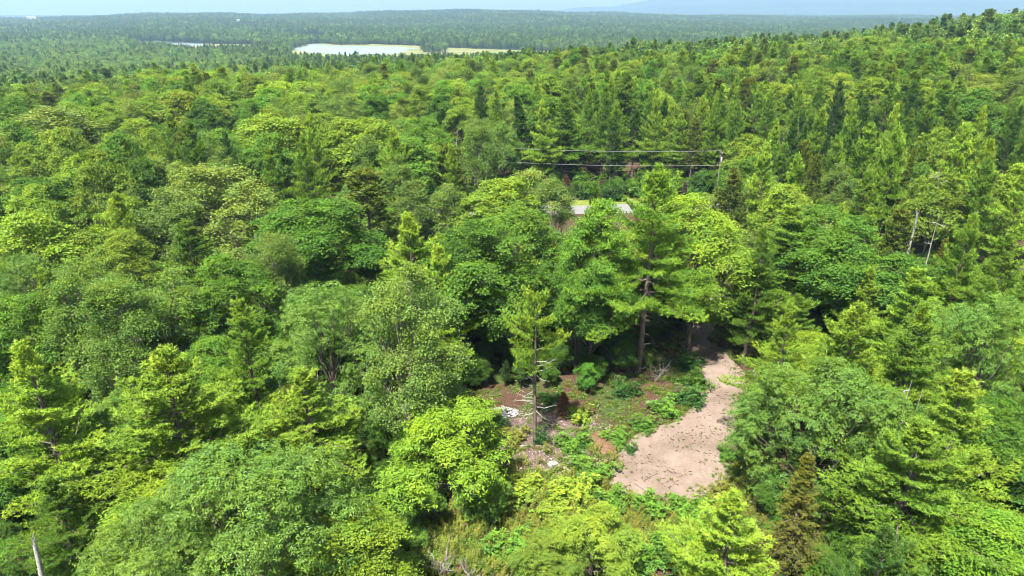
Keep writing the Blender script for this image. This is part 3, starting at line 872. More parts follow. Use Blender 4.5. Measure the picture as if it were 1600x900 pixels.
# ------------------------------------------------------------------ hero trees
# kind, picture x and y of the top, height m, crown width in picture px, tint, variant, label, extra
T = dict(py=(.172, .282, .024), pl=(.126, .230, .020), pm=(.092, .180, .017), pd=(.046, .105, .015), po=(.085, .125, .018),
         m=(.080, .174, .015), md=(.056, .134, .012), ml=(.135, .222, .018), my=(.128, .205, .018), ag=(.104, .172, .028), al=(.152, .222, .036), ad=(.090, .164, .020),
         hg=(.094, .180, .024), hl=(.125, .220, .030), so=(.105, .118, .018), sy=(.140, .250, .018))
HERO = [
    ('pine', 22, 545, 18, 250, 'py', 0, 'bright yellow-green white pine cut off by the photo\'s left edge, pale birch trunk below it'),
    ('pine', 262, 543, 17, 300, 'py', 1, 'broad white pine with yellow tips and long drooping left branch above the big rounded ash'),
    ('pine', 385, 470, 17, 150, 'pl', 2, 'narrow layered white pine with dark gaps, right behind the broad yellow-tipped pine'),
    ('pine', 483, 580, 13.5, 215, 'py', 3, 'conical lime-green white pine between the big rounded ash and tall slender aspen'),
    ('ash', 390, 738, 14, 330, 'hg', 0, 'largest rounded blue-green ash, at the bottom edge of the photo'),
    ('ash', 200, 825, 12, 230, 'hl', 1, 'lower rounded ash leaning out beside the largest ash, cut by bottom edge'),
    ('aspen', 632, 425, 20, 172, 'ag', 0, 'tall slender aspen with long pale trunk, in front of yellow-tipped pine'),
    ('ash', 500, 470, 15, 210, 'hg', 2, 'grey-green ash with star-shaped leaf clusters left of the tall slender aspen'),
    ('sapling', 708, 642, 9.5, 210, 'sy', 0, 'bright lime sapling with upright shoots at the clearing\'s left side'),
    ('maple', 800, 350, 18, 200, 'm', 0, 'big dense green maple standing behind the bare-trunked pine'),
    ('maple', 720, 362, 17, 120, 'md', 1, 'dark green maple between yellow-tipped pine and the big dense maple'),
    ('maple', 905, 412, 14, 120, 'md', 2, 'vivid deep green young maple right beside the bare-trunked pine'),
    ('openpine', 1022, 258, 25, 195, 'pl', 1, 'tallest white pine in the centre, spreading branches above the drive'),
    ('maple', 930, 345, 19, 130, 'm', 3, 'green maple with pale forked stems left of the tallest central pine'),
    ('pine', 935, 288, 21, 95, 'pm', 3, 'slim bright pine poking up left of the tallest central pine, before the road'),
    ('maple', 1100, 335, 18, 170, 'ml', 1, 'yellow-green domed maple right of the tallest central pine'),
    ('pine', 1150, 263, 18, 120, 'po', 0, 'dark layered pine behind the yellow-green domed maple'),
    ('pine', 1255, 325, 18, 190, 'pl', 2, 'light green wide white pine above the upper end of the drive, right side'),
    ('pine', 1240, 480, 15, 128, 'py', 3, 'yellow-green white pine beside the upper drive, behind the big rounded ash on right'),
    ('ash', 1290, 566, 14, 228, 'hg', 1, 'big rounded green ash overhanging the right side of the gravel drive'),
    ('spruce', 1262, 706, 12.5, 125, 'so', 0, 'thin olive spruce with mossy branches in front of the ash by the drive'),
    ('pine', 1148, 775, 11.5, 200, 'py', 0, 'pale-topped white pine at the bottom edge just below the gravel turning place'),
    ('pine', 1438, 655, 14, 260, 'pl', 1, 'large lime white pine in the bottom right corner with wide fan branches'),
    ('pine', 1530, 588, 16, 220, 'py', 2, 'tall yellow-green white pine rising behind the bottom right fan-branched pine'),
    ('pine', 1348, 475, 17, 190, 'py', 1, 'golden-tipped white pine behind the big rounded ash, with dead twigs below'),
    ('pine', 1447, 478, 17, 170, 'pl', 0, 'green white pine with two pale trunks showing beneath it'),
    ('ash', 1572, 490, 16, 190, 'hg', 2, 'grey-green ash at the right edge behind the tall yellow-green pine'),
    ('maple', 1328, 340, 17, 180, 'md', 0, 'dark green rounded maple between light wide pine and olive red pine'),
    ('red', 1408, 330, 16, 80, 'po', 0, 'small olive red pine beneath the bleached snag'),
    ('pine', 1366, 420, 14, 110, 'py', 3, 'small golden-tipped pine in front of the dark rounded maple'),
    ('pine', 1452, 425, 16, 170, 'pl', 2, 'broad light pine above the pine with two pale trunks'),
    ('pine', 1526, 335, 19, 100, 'pl', 1, 'slim light green pine spire near the right edge below the dead spruce'),
    ('pine', 1585, 370, 18, 150, 'pl', 3, 'light green pine at the right edge beside the slim pine spire'),
    ('pine', 1545, 440, 16, 150, 'pm', 0, 'layered green pine above the grey-green ash at right edge'),
    ('aspen', 320, 262, 18, 150, 'al', 1, 'broad pale grey-green aspen in the left middle of the canopy'),
    ('aspen', 395, 292, 17, 130, 'al', 2, 'pale aspen sloping down to the right beside the broad pale aspen'),
    ('aspen', 255, 300, 16, 110, 'ag', 0, 'grey-green aspen close left of the broad pale aspen'),
    ('maple', 478, 322, 17, 180, 'md', 2, 'deep green maple with sloping right side beside the broad pale aspen'),
    ('pine', 290, 343, 16, 160, 'pm', 2, 'soft green pine in front of the broad pale aspen'),
    ('pine', 182, 303, 17, 85, 'py', 1, 'slim yellow-tipped pine spire left of the broad pale aspen'),
    ('maple', 112, 368, 14, 115, 'my', 0, 'mustard-yellow maple left of the other yellow maple, left part of photo'),
    ('maple', 188, 378, 14, 110, 'my', 3, 'mustard-yellow maple above a small dark opening, left part of photo'),
    ('maple', 35, 348, 16, 150, 'ml', 1, 'light green maple at left edge above a dark blue-green one'),
    ('ash', 28, 412, 14, 140, 'hg', 0, 'dark blue-green ash at left edge below the light green maple'),
    ('aspen', 110, 425, 17, 150, 'ad', 2, 'fine-leaved aspen nearest the left edge, behind the bright cut-off pine'),
    ('aspen', 180, 440, 17, 150, 'ad', 1, 'fine-leaved aspen above the top of the broad yellow-tipped pine'),
    ('aspen', 262, 432, 15, 170, 'ad', 0, 'fine-leaved aspen between two others, above the drooping pine branch'),
    ('maple', 372, 415, 15, 140, 'm', 1, 'light-speckled green maple above the narrow layered pine'),
    ('aspen', 424, 372, 17, 110, 'ag', 1, 'slim grey-green aspen at the left foot of the deep green sloping maple'),
    ('pine', 630, 338, 19, 180, 'py', 0, 'tall yellow-tipped white pine right behind the tall slender aspen'),
    ('pine', 690, 388, 17, 120, 'py', 2, 'second yellow-tipped pine spreading to the right of the taller one'),
    ('pine', 55, 425, 17, 110, 'py', 3, 'pale thin pine near left edge beside the fine-leaved aspen nearest the edge'),
    ('aspen', 648, 290, 15, 90, 'ag', 2, 'left one of two leaning silvery aspens above the yellow-tipped pine'),
    ('aspen', 700, 293, 15, 95, 'ag', 0, 'right one of two leaning silvery aspens above the yellow-tipped pine'),
    ('red', 572, 265, 19, 130, 'po', 1, 'dark olive red pine rising left of the two leaning silvery aspens'),
    ('aspen', 828, 268, 16, 90, 'al', 1, 'pale aspen at the left end of the overhead wires'),
    ('aspen', 868, 285, 16, 85, 'ag', 2, 'grey-green aspen beside the visible piece of road'),
    ('maple', 768, 290, 15, 130, 'ml', 2, 'light green maple left of the pale aspen below the wires'),
    ('maple', 790, 318, 13, 90, 'hl', 0, 'silver-speckled low maple before the grey-green aspen by the road'),
    ('maple', 20, 470, 14, 120, 'm', 2, 'green maple at left edge above the bright cut-off pine'),
    ('maple', 880, 318, 13, 0, 'm', 1, None),
    ('pine', 1190, 360, 17, 110, 'pm', 0, 'green pine between domed maple and the light wide pine'),
    ('maple', 600, 195, 19, 150, 'ml', 0, 'big light green tree with a long sloping right side, upper left of centre'),
    ('maple', 540, 205, 18, 120, 'ml', 3, 'light green tree left of the long-sloped tree, upper left of centre'),
    ('maple', 425, 190, 19, 130, 'my', 2, 'yellowish broad crown in the upper left canopy'),
    ('aspen', 60, 175, 20, 180, 'al', 2, 'pale sweeping aspen at the upper left edge'),
    ('maple', 640, 225, 17, 120, 'm', 1, 'green tree on the lower slope of the long-sloped tree'),
    ('red', 700, 230, 17, 90, 'po', 0, 'olive red pine below the birch trunks, upper centre'),
    ('spruce', 812, 150, 21, 60, 'pd', 1, 'dark layered spruce standing left of the sunlit opening behind the wires'),
    ('pine', 880, 150, 21, 90, 'pm', 2, 'soft green pine right of the sunlit opening behind the wires'),
]
HERO = [h for h in HERO if h[7]]
hero_px = []
for kind, u, v, h, w, tint, var, label in HERO:
    p = solve(u, v, h)
    x, y = p[0], p[1]
    dist = math.hypot(x, y)
    _, _, dep = project((x, y, p[2] + h * .6))
    r = .5 * w * dep / FPX
    lod = 'hi' if dist < 96 else 'mid'
    tree(kind, x, y, h, r, T[tint], label, None, lod, var, lean=(0, 0))
    hero_px.append((u, v, w, dist))

# the bare-trunked pine of the clearing
lp = hit(836, 692)
lone = lib('lonepine', 'hi', 0)
root = add_empty('white_pine', (lp[0], lp[1], lp[2] - .05), (0, 0, .6), (1, 1, 1), 'lone white pine with a long bare trunk and dead branches, standing in the clearing', 'tree')
add_mesh('trunk', lone['trunk'], root)
add_mesh('crown', lone['crown'], root, color=T['py'])
rg = np.random.default_rng(5)
for k in range(18):
    zz = 3.6 + k * .33 + rg.uniform(-.1, .1)
    ph = rg.uniform(0, 6.28) if k % 3 else math.pi + rg.uniform(-.6, .6) - .6
    ll = rg.uniform(.9, 2.3)
    W = Wood()
    d = np.array([math.cos(ph), math.sin(ph), .28 - .03 * (18 - k) * .6])
    pts = bent((0, 0, zz), np.array((0, 0, zz)) + d * ll, rg, 6, .05, .03)
    W.tube(pts, np.linspace(.045, .012, 6), 5)
    for j in (2, 3, 4):
        e = unit(d + rg.normal(size=3) * .6)
        W.tube(bent(pts[j], pts[j] + e * ll * .3, rg, 3), np.linspace(.013, .005, 3), 3)
    add_mesh('dead_branch', mesh_from('dead_branch', W, None, (M['bleached'],)), root)
PLACED.append((lp[0], lp[1], 3))

# ------------------------------------------------------------------ other trees of the near and middle woods
def in_wet(x, y):
    r = np.zeros(np.shape(x), bool)
    for pm in MARSH + LAKE:
        r |= inside(pm, x, y)
    for pm in ISLES:
        r &= ~inside(pm, x, y)
    return r


def free_of_setting(x, y, pad=0.0):
    c = inside(CLEAR, x, y) | inside(DRIVE_FULL, x, y)
    rc = road_c(x)
    return ~(c | ((y > rc - 5.5 - pad) & (y < rc + 11)) | in_wet(x, y))


def vnoise(x, y, s, seed):
    return (np.sin(x / s + seed) * np.sin(y / s * 1.13 + 2.1 * seed) + .6 * np.sin(x / s * 1.9 + y / s * 1.3 + seed * 3.3) + .4 * np.sin(y / s * 2.7 - x / s * 1.1 + seed)) / 2


def pick_kind(x, y, rng):
    """pines stand thick on the right and behind the road, broadleaf trees on the left"""
    az = math.degrees(math.atan2(x, y)); r = math.hypot(x, y)
    con = .22 + .30 * float(sstep(-2, 12, az)) + .18 * float(vnoise(x, y, 22, 1.7))
    if r > 165 and -3 < az < 34:
        con += .28
    if az < -8 and 130 < r < 300:
        con -= .18
    if az > 6 and r > 88:
        con += .28
    t = rng.random()
    if t < con:
        return rng.choice(['pine', 'spruce', 'red'], p=[.80, .09, .11])
    return rng.choice(['maple', 'aspen', 'ash'], p=[.62, .24, .14])


TINTS = {'pine': ['pl', 'pm', 'pm', 'py', 'pd'], 'spruce': ['pd', 'so', 'po'], 'red': ['po', 'pd'], 'maple': ['m', 'm', 'ml', 'md', 'ml', 'my'], 'aspen': ['ag', 'al', 'ad'], 'ash': ['hg', 'hl', 'm']}
LOOK = {'py': 'yellow-tipped', 'pl': 'light green', 'pm': 'mid green', 'pd': 'dark green', 'po': 'olive', 'm': 'mid green', 'md': 'deep green', 'ml': 'light green', 'my': 'yellowish',
        'ag': 'grey-green', 'al': 'pale green', 'ad': 'dull green', 'hg': 'blue-green', 'hl': 'pale blue-green', 'so': 'olive', 'sy': 'lime'}
KINDW = {'pine': 'white pine', 'spruce': 'spruce', 'red': 'red pine', 'maple': 'maple', 'aspen': 'aspen', 'ash': 'ash'}
HT = {'pine': (16, 23), 'spruce': (14, 20), 'red': (15, 19), 'maple': (14, 19), 'aspen': (15, 20), 'ash': (12, 16)}
WD = {'pine': (3.1, 4.7), 'spruce': (1.9, 2.7), 'red': (2.6, 3.5), 'maple': (4.0, 6.2), 'aspen': (3.2, 4.8), 'ash': (3.8, 5.6)}
GROUPS = {'pine': 'white pines of the woods', 'spruce': 'spruces of the woods', 'red': 'red pines of the woods', 'maple': 'maples of the woods', 'aspen': 'aspens of the woods', 'ash': 'ash trees of the woods'}
rng2 = np.random.default_rng(77)
R_IND = 188.0
for u_, v_, h_, w_ in ((1444, 333, 13.5, 70), (1484, 262, 17.5, 80), (1462, 330, 13.5, 60)):
    q_ = solve(u_, v_, h_); hero_px.append((u_, v_, w_, math.hypot(q_[0], q_[1])))
HP = np.array(hero_px)
cand = []
# candidate places: a jittered grid over the view
for gx in np.arange(-150, 152, 4.6):
    for gy in np.arange(26, R_IND, 4.6):
        x = gx + rng2.uniform(-1.9, 1.9); y = gy + rng2.uniform(-1.9, 1.9)
        r = math.hypot(x, y)
        if r < 34 or r > R_IND or abs(math.degrees(math.atan2(x, y))) > (50 if r < 70 else 41):
            continue
        cand.append((rng2.random(), x, y, r))
cand.sort()
n_ind = {}
REST = []
# openings through which the photo shows pale stems, snags and dead brush
OPEN = [(752, 815, 618, 655, 1.0), (648, 664, 150, 186, 13), (702, 722, 188, 222, 13), (514, 526, 232, 258, 13), (30, 70, 836, 905, 8.2), (1418, 1466, 560, 668, 14), (1360, 1412, 610, 672, 4.4), (1432, 1494, 300, 372, 13.5)]
KEEP = []
for u0, u1, v0, v1, h_ in OPEN:
    q_ = solve(.5 * (u0 + u1), v0, h_)
    KEEP.append((u0, u1, v0, v1, math.hypot(q_[0], q_[1])))


def opens(u, v, vb, hw, r):
    return any(u + hw > a and u - hw < b and v < v1 and vb > v0 and r < d - .5 for a, b, v0, v1, d in KEEP)


ANCHORS = [(22, 600, 'bright pine cut by the left edge'), (262, 560, 'broad yellow-tipped drooping pine'), (483, 600, 'conical lime pine'), (390, 760, 'largest rounded ash'),
           (632, 480, 'tall slender pale-trunked aspen'), (500, 490, 'grey-green star-leaved ash'), (710, 660, 'bright lime sapling'), (822, 455, 'lone bare-trunked pine'), (800, 370, 'big dense central maple'),
           (1022, 265, 'tallest central pine'), (1105, 345, 'yellow-green domed maple'), (1250, 600, 'big ash over the drive'), (1262, 720, 'thin olive spruce'), (1438, 670, 'fan-branched corner pine'),
           (1348, 485, 'golden-tipped pine'), (1328, 355, 'dark rounded maple on the right'), (1442, 335, 'bleached broken snag'), (1572, 505, 'grey-green ash at right edge'), (320, 280, 'broad pale aspen'),
           (478, 340, 'deep green sloping maple'), (150, 380, 'pair of mustard-yellow maples'), (35, 355, 'light maple at left edge'), (635, 345, 'taller yellow-tipped pine'), (675, 300, 'two leaning silvery aspens'),
           (572, 280, 'dark olive red pine'), (925, 335, 'visible piece of road'), (960, 245, 'overhead wires'), (1127, 235, 'utility pole'), (600, 205, 'long-sloped light tree'), (425, 195, 'yellowish broad crown'),
           (60, 180, 'pale sweeping aspen'), (812, 160, 'dark spruce by the sunlit opening'), (885, 290, 'brown dead shrub'), (1072, 300, 'grey dead spruce'), (640, 80, 'lake'), (240, 70, 'thin marsh strip'), (1480, 290, 'tall dead pine trunk'),
           (1650, 200, 'right edge of the photo'), (-50, 250, 'left edge of the photo'), (1020, 570, 'bleached dead sapling'), (1120, 560, 'upper end of the drive'), (1530, 600, 'tall pine in the bottom right corner')]
for key, x, y, r in cand:
    if not free_of_setting(x, y, 0):
        continue
    kind = pick_kind(x, y, rng2)
    h = rng2.uniform(*HT[kind]); w = rng2.uniform(*WD[kind])
    tint = TINTS[kind][rng2.integers(len(TINTS[kind]))]
    var = int(rng2.integers(4)); rz = rng2.uniform(0, 6.28)
    near = r < 118
    if near:                       # between the big trees: lower trees that fill the gaps
        h *= rng2.uniform(.58, .82); w *= .85
    P = np.array(PLACED)
    d = np.hypot(P[:, 0] - x, P[:, 1] - y)
    if (d < (P[:, 2] * (.50 if near else .55) + w * (.42 if near else .48))).any():
        continue
    gz = float(ground(x, y))
    u, v, dep = project((x, y, gz + h))
    # never in front of a tree that the photo shows whole: lower it below that tree's visible crown
    hid = (np.abs(HP[:, 0] - u) < HP[:, 2] * .5 + .4 * w * FPX / dep) & (HP[:, 3] > r) & (v < HP[:, 1] + 2.0 * HP[:, 2] * .55)
    if near and hid.any():
        h *= .72
        u, v, dep = project((x, y, gz + h))
        hid = (np.abs(HP[:, 0] - u) < HP[:, 2] * .4 + .3 * w * FPX / dep) & (HP[:, 3] > r) & (v < HP[:, 1] + .6 * HP[:, 2])
        if hid.any():
            continue
    # keep the views of the road and of the clearing open
    ub, vb, _ = project((x, y, gz))
    if 868 < u + w * FPX / dep and u - w * FPX / dep < 985 and r < 141 and v < 352:
        continue
    if 790 < u + w * FPX / dep and u - w * FPX / dep < 1095 and r < 161 and v < 285:
        continue
    if 745 < u < 1190 and v < 720 and r < 62:
        continue
    if 560 < u < 1215 and r < 47:
        continue
    if 1040 < u + w * FPX / dep and u - w * FPX / dep < 1185 and r < 88 and vb > 520:
        continue
    if opens(u, v, vb, .7 * w * FPX / dep, r):
        continue
    if not (-25 < u < 1625) or v > 905:
        continue
    REST.append((kind, x, y, h, w, tint, var % {'pine': 4, 'maple': 4, 'aspen': 3, 'ash': 3, 'spruce': 2, 'red': 2}[kind], rz, near, u, v))
    PLACED.append((x, y, w))
    n_ind[kind] = n_ind.get(kind, 0) + 1


# labels: look first, then where it stands next to a tree or mark that one can find
def direction(du, dv):
    a = math.degrees(math.atan2(-dv, du)) % 360
    return ('right of', 'above and right of', 'above', 'above and left of', 'left of', 'below and left of', 'below', 'below and right of')[int((a + 22.5) // 45) % 8]


HIDDEN = {   # places that other trees cover wholly
    'middling olive red pine above and right of the tall dead pine trunk',
    'low dark green red pine close below and right of the visible piece of road',
    'low mid green ash some way below the pair of mustard-yellow maples',
    'tall mid green ash below and right of the pale sweeping aspen',
    'low yellow-tipped white pine close right of the deep green sloping maple',
    'middling dark green spruce below and left of the dark spruce by the sunlit opening',
    'middling light green maple close above and left of the yellowish broad crown',
    'low grey-green aspen close left of the deep green sloping maple',
    'low mid green ash below and right of the two leaning silvery aspens',
    'smallish olive spruce above and right of the tall slender pale-trunked aspen',
    'low mid green ash above and right of the tall slender pale-trunked aspen',
    'low pale green aspen close below the light maple at left edge',
    'low blue-green ash right of the deep green sloping maple',
    'low light green white pine below the visible piece of road',
    'low mid green maple some way below and left of the light maple at left edge',
    'tall blue-green ash close above and left of the yellowish broad crown',
    'low light green maple left of the deep green sloping maple',
    'low pale green aspen close below the deep green sloping maple',
    'low grey-green aspen left of the big dense central maple'}
used = set(h[7] for h in HERO)
for kind, x, y, h, w, tint, var, rz, near, u, v in REST:
    look = f"{LOOK[tint]} {KINDW[kind]}"
    size = ('low' if h < 10 else 'smallish') if near else ('tall' if h > .5 * sum(HT[kind]) else 'middling')
    shape = 'slim' if w < .45 * sum(WD[kind]) * (.85 if near else 1) else ('broad' if w > .55 * sum(WD[kind]) * (.85 if near else 1) else '')
    A = sorted(ANCHORS, key=lambda q: math.hypot(q[0] - u, q[1] - v))
    done = None
    for k in range(6):
        q = A[k]
        d = math.hypot(q[0] - u, q[1] - v)
        how = ('close ' if d < 45 else '' if d < 95 else 'some way ' if d < 180 else 'far ')
        for ad in (f"{size} ", f"{size} {shape} ", f"{shape} ", ""):
            lab = ' '.join(f"{ad}{look} {how}{direction(u - q[0], v - q[1])} the {q[2]}".split())
            if lab not in used and len(lab.split()) <= 16:
                done = lab
                break
        if done: break
    used.add(done)
    if done in HIDDEN:
        continue
    tree(kind, x, y, h, w, T[tint], done or look, GROUPS[kind], 'hi' if math.hypot(x, y) < 85 else 'mid', var, rz=rz)
print('individual trees', n_ind, sum(n_ind.values()))

# ------------------------------------------------------------------ the farther woods: past counting, one mass each
def instancer(name, pts, idx, rot, scl, sources, label, tint):
    """points that carry whole trees (geometry nodes)"""
    col = bpy.data.collections.new(name + "_kinds")
    for k, me in enumerate(sources):
        o = bpy.data.objects.new(f"{name}_kind_{k:02d}", me)
        col.objects.link(o)
    me = bpy.data.meshes.new(name)
    me.vertices.add(len(pts)); me.vertices.foreach_set("co", np.asarray(pts, np.float32).reshape(-1))
    a = me.attributes.new("idx", 'INT', 'POINT'); a.data.foreach_set("value", np.asarray(idx, np.int32))
    a = me.attributes.new("rot", 'FLOAT_VECTOR', 'POINT'); a.data.foreach_set("vector", np.asarray(rot, np.float32).reshape(-1))
    a = me.attributes.new("scl", 'FLOAT_VECTOR', 'POINT'); a.data.foreach_set("vector", np.asarray(scl, np.float32).reshape(-1))
    a = me.attributes.new("tint", 'FLOAT_VECTOR', 'POINT'); a.data.foreach_set("vector", np.asarray(tint, np.float32).reshape(-1))
    o = add_mesh(name, me, label=label, kind="stuff")
    ng = bpy.data.node_groups.new(name + "_scatter", 'GeometryNodeTree')
    ng.interface.new_socket("Geometry", in_out='INPUT', socket_type='NodeSocketGeometry')
    ng.interface.new_socket("Geometry", in_out='OUTPUT', socket_type='NodeSocketGeometry')
    gi = ng.nodes.new("NodeGroupInput"); go = ng.nodes.new("NodeGroupOutput")
    ci = ng.nodes.new("GeometryNodeCollectionInfo")
    ci.inputs["Collection"].default_value = col
    ci.inputs["Separate Children"].default_value = True
    ci.inputs["Reset Children"].default_value = True
    ip = ng.nodes.new("GeometryNodeInstanceOnPoints")
    ip.inputs["Pick Instance"].default_value = True

    def named(nm, t):
        n = ng.nodes.new("GeometryNodeInputNamedAttribute"); n.data_type = t
        n.inputs["Name"].default_value = nm
        return [s for s in n.outputs if s.enabled and s.name == "Attribute"][0]
    L = ng.links
    mp = ng.nodes.new("GeometryNodeMeshToPoints")
    L.new(gi.outputs[0], mp.inputs["Mesh"])
    L.new(mp.outputs[0], ip.inputs["Points"])
    L.new(ci.outputs[0], ip.inputs["Instance"])
    L.new(named("idx", 'INT'), ip.inputs["Instance Index"])
    er = ng.nodes.new("FunctionNodeEulerToRotation")
    L.new(named("rot", 'FLOAT_VECTOR'), er.inputs[0])
    L.new(er.outputs[0], ip.inputs["Rotation"])
    L.new(named("scl", 'FLOAT_VECTOR'), ip.inputs["Scale"])
    L.new(ip.outputs[0], go.inputs[0])
    md = o.modifiers.new("scatter", 'NODES'); md.node_group = ng
    return o


def polar_points(r0, r1, spacing, rng, th=41.0):
    """scattered points, spacing may grow with distance"""
    out = []
    r = r0
    while r < r1:
        s = spacing(r)
        n = int(2 * math.radians(th) * r / s)
        t = (np.arange(n) + rng.uniform(-.45, .45, n) + rng.random()) / n * 2 * th - th
        rr = r + rng.uniform(-.5, .5, n) * s
        out.append(np.stack([rr * np.sin(np.radians(t)), rr * np.cos(np.radians(t))], 1))
        r += s
    return np.concatenate(out)


def wood(name, r0, r1, spacing, lod, kinds, label, seed, conifer_share, hs=(.8, 1.15), near_mask=False):
    """kinds: list of (kind, variant, tint)"""
    rng = np.random.default_rng(seed)
    P = polar_points(r0, r1, spacing, rng)
    ok = free_of_setting(P[:, 0], P[:, 1]) if r0 < 400 else ~in_wet(P[:, 0], P[:, 1])
    if near_mask:
        ok &= np.hypot(P[:, 0], P[:, 1]) > R_IND
    P = P[ok]
    n = len(P)
    z = ground(P[:, 0], P[:, 1])
    src = []; con = []; bro = []; tn = []
    for k, (kind, var, tint) in enumerate(kinds):
        m = lib_joined(kind, lod, var)
        src.append(m['joined']); tn.append(T[tint] if isinstance(tint, str) else tint)
        (con if kind in ('pine', 'spruce', 'red') else bro).append(k)
    cs = conifer_share(P[:, 0], P[:, 1])
    isc = rng.random(n) < cs
    pick = np.where(isc, np.array(con)[rng.integers(len(con), size=n)], np.array(bro)[rng.integers(len(bro), size=n)])
    # neighbouring trees often are of one sort
    H = np.array([lib(k[0], lod, k[1])['H'] for k in kinds]); 
    sz = rng.uniform(*hs, n) * (1 + .14 * vnoise(P[:, 0], P[:, 1], 27, 5.0)) * (1 - (.16 * sstep(650, 900, np.hypot(P[:, 0], P[:, 1])) if r0 > 300 else 0))
    sx = sz * rng.uniform(.9, 1.45, n) * np.where(isc, 1.08, 1.0)
    rot = np.zeros((n, 3)); rot[:, 2] = rng.uniform(0, 6.28, n)
    pts = np.stack([P[:, 0], P[:, 1], z - .2], 1)
    print(name, n)
    tint = np.array(tn)[pick] * rng.uniform(.8, 1.2, (n, 1)) * rng.uniform(.92, 1.08, (n, 3))
    return instancer(name, pts, pick, rot, np.stack([sx, sx, sz], 1), src, label, tint)


def share_mid(x, y):
    az = np.degrees(np.arctan2(x, y)); r = np.hypot(x, y)
    s = .20 + .42 * sstep(-2, 12, az) + .3 * vnoise(x, y, 40, 2.2)
    s = s - .2 * sstep(240, 330, r) * sstep(10, 25, az)
    return np.clip(s, .06, .85)


def share_far(x, y):
    az = np.degrees(np.arctan2(x, y)); r = np.hypot(x, y)
    s = .62 + .35 * vnoise(x, y, 160, 1.1) - .25 * sstep(-5, -25, az) * sstep(2400, 1500, r)
    return np.clip(s, .1, .95)


MIDK = [('pine', 0, 'pl'), ('pine', 1, 'pm'), ('pine', 2, 'pl'), ('pine', 3, 'pm'), ('pine', 0, 'pm'), ('red', 0, 'po'),
        ('maple', 0, 'ml'), ('maple', 1, 'm'), ('maple', 2, 'ml'), ('maple', 3, 'my'), ('maple', 1, 'ml'), ('aspen', 0, 'al'), ('aspen', 1, 'ad'), ('maple', 0, 'm')]
wood('near_forest', R_IND - 8, 330, lambda r: 5.5, 'mid', MIDK, 'unbroken green canopy of pines and broadleaf trees behind the countable ones', 21, share_mid, (.80, 1.18), True)
FARK = [('pine', 0, (.080, .150, .024)), ('pine', 1, (.062, .125, .024)), ('spruce', 0, (.046, .098, .022)), ('pine', 2, (.070, .138, .022)),
        ('maple', 0, (.095, .175, .026)), ('maple', 1, (.075, .150, .024)), ('maple', 2, (.110, .190, .028)), ('aspen', 0, (.10, .165, .036))]
wood('far_forest', 330, 1650, lambda r: 6.2 + r / 700, 'far', FARK, 'dark green woods sloping down to the lake valley', 22, share_far, (.75, 1.15))
wood('distant_forest', 1650, 5600, lambda r: max(8.0, r / 260), 'tiny', FARK, 'hazy wooded hills beyond the lake', 23, share_far, (.85, 1.3))

# young growth under the trees, too thick to count
rg = np.random.default_rng(91)
n = 9000
X = rg.uniform(-75, 75, n); Y = rg.uniform(24, 112, n)
ok = free_of_setting(X, Y) & (np.abs(np.degrees(np.arctan2(X, Y))) < 52) & (np.hypot(X, Y) > 27)
pu_, pv_, dd_ = project((X, Y, ground(X, Y) + 3.5))
ok &= ~((pu_ > 560) & (pu_ < 1215) & (np.hypot(X, Y) < 49)) & ~((pu_ > 1030) & (pu_ < 1215) & (np.hypot(X, Y) < 84)) & ~((pu_ > 730) & (pu_ < 1060) & (np.hypot(X, Y) < 66))
rr_ = np.hypot(X, Y); ub_, vb_, _ = project((X, Y, ground(X, Y)))
ok &= ~np.array([opens(a, b, c, 1.5 * FPX / d, e) for a, b, c, d, e in zip(pu_, pv_, vb_, dd_, rr_)])
X, Y = X[ok], Y[ok]
sel = []
cell = {}
for i in range(len(X)):
    k = (int(X[i] // 2.3), int(Y[i] // 2.3))
    if k not in cell:
        cell[k] = i; sel.append(i)
X, Y = X[sel], Y[sel]
xs_ = rg.uniform(-40, 85, 420); X = np.append(X, xs_); Y = np.append(Y, road_c(xs_) + rg.uniform(8, 19, 420)); n = len(X)      # scrub under the wires
UK = [('maple', 0), ('ash', 0), ('pine', 1), ('maple', 2)]
idx = rg.integers(0, 4, n)
Hs = np.array([lib(*(k, 'mid', v))['H'] for k, v in UK])[idx]
sz = rg.uniform(1.8, 4.6, n) / Hs
tint = np.array([T['md'], T['m'], T['pd'], T['md']])[idx] * rg.uniform(.7, 1.05, (n, 1))  # dark shade-leaf greens, also painting the gaps between trees deeper
rot = np.zeros((n, 3)); rot[:, 2] = rg.uniform(0, 6.28, n)
instancer('understory', np.stack([X, Y, ground(X, Y) - .1], 1), idx, rot, np.stack([sz * 1.25, sz * 1.25, sz], 1), [lib_joined(k, 'mid', v)['joined'] for k, v in UK], 'dense young growth in the shade between the trees', tint)
print('understory', n)

# ------------------------------------------------------------------ haze over the valley and the hills
def haze():
    x0, x1, y0, y1, z0, z1 = -15500, 15500, -400, 15600, -60, 900
    v = [(x, y, z) for x in (x0, x1) for y in (y0, y1) for z in (z0, z1)]
    f = [(0, 1, 3, 2), (4, 6, 7, 5), (0, 4, 5, 1), (2, 3, 7, 6), (0, 2, 6, 4), (1, 5, 7, 3)]
    me = bpy.data.meshes.new("haze"); me.from_pydata(v, [], f)
    m, nt = new_mat("thin_blue_haze")
    pv = nd(nt, "ShaderNodeVolumePrincipled")
    pv.inputs["Color"].default_value = (.45, .70, 1.0, 1)
    pv.inputs["Density"].default_value = HAZE
    pv.inputs["Anisotropy"].default_value = .2
    o = nd(nt, "ShaderNodeOutputMaterial"); nt.links.new(pv.outputs[0], o.inputs["Volume"])
    me.materials.append(m)
    add_mesh("haze", me, kind="stuff", label="thin blue haze over the far woods and hills")


HAZE = .00014
haze()

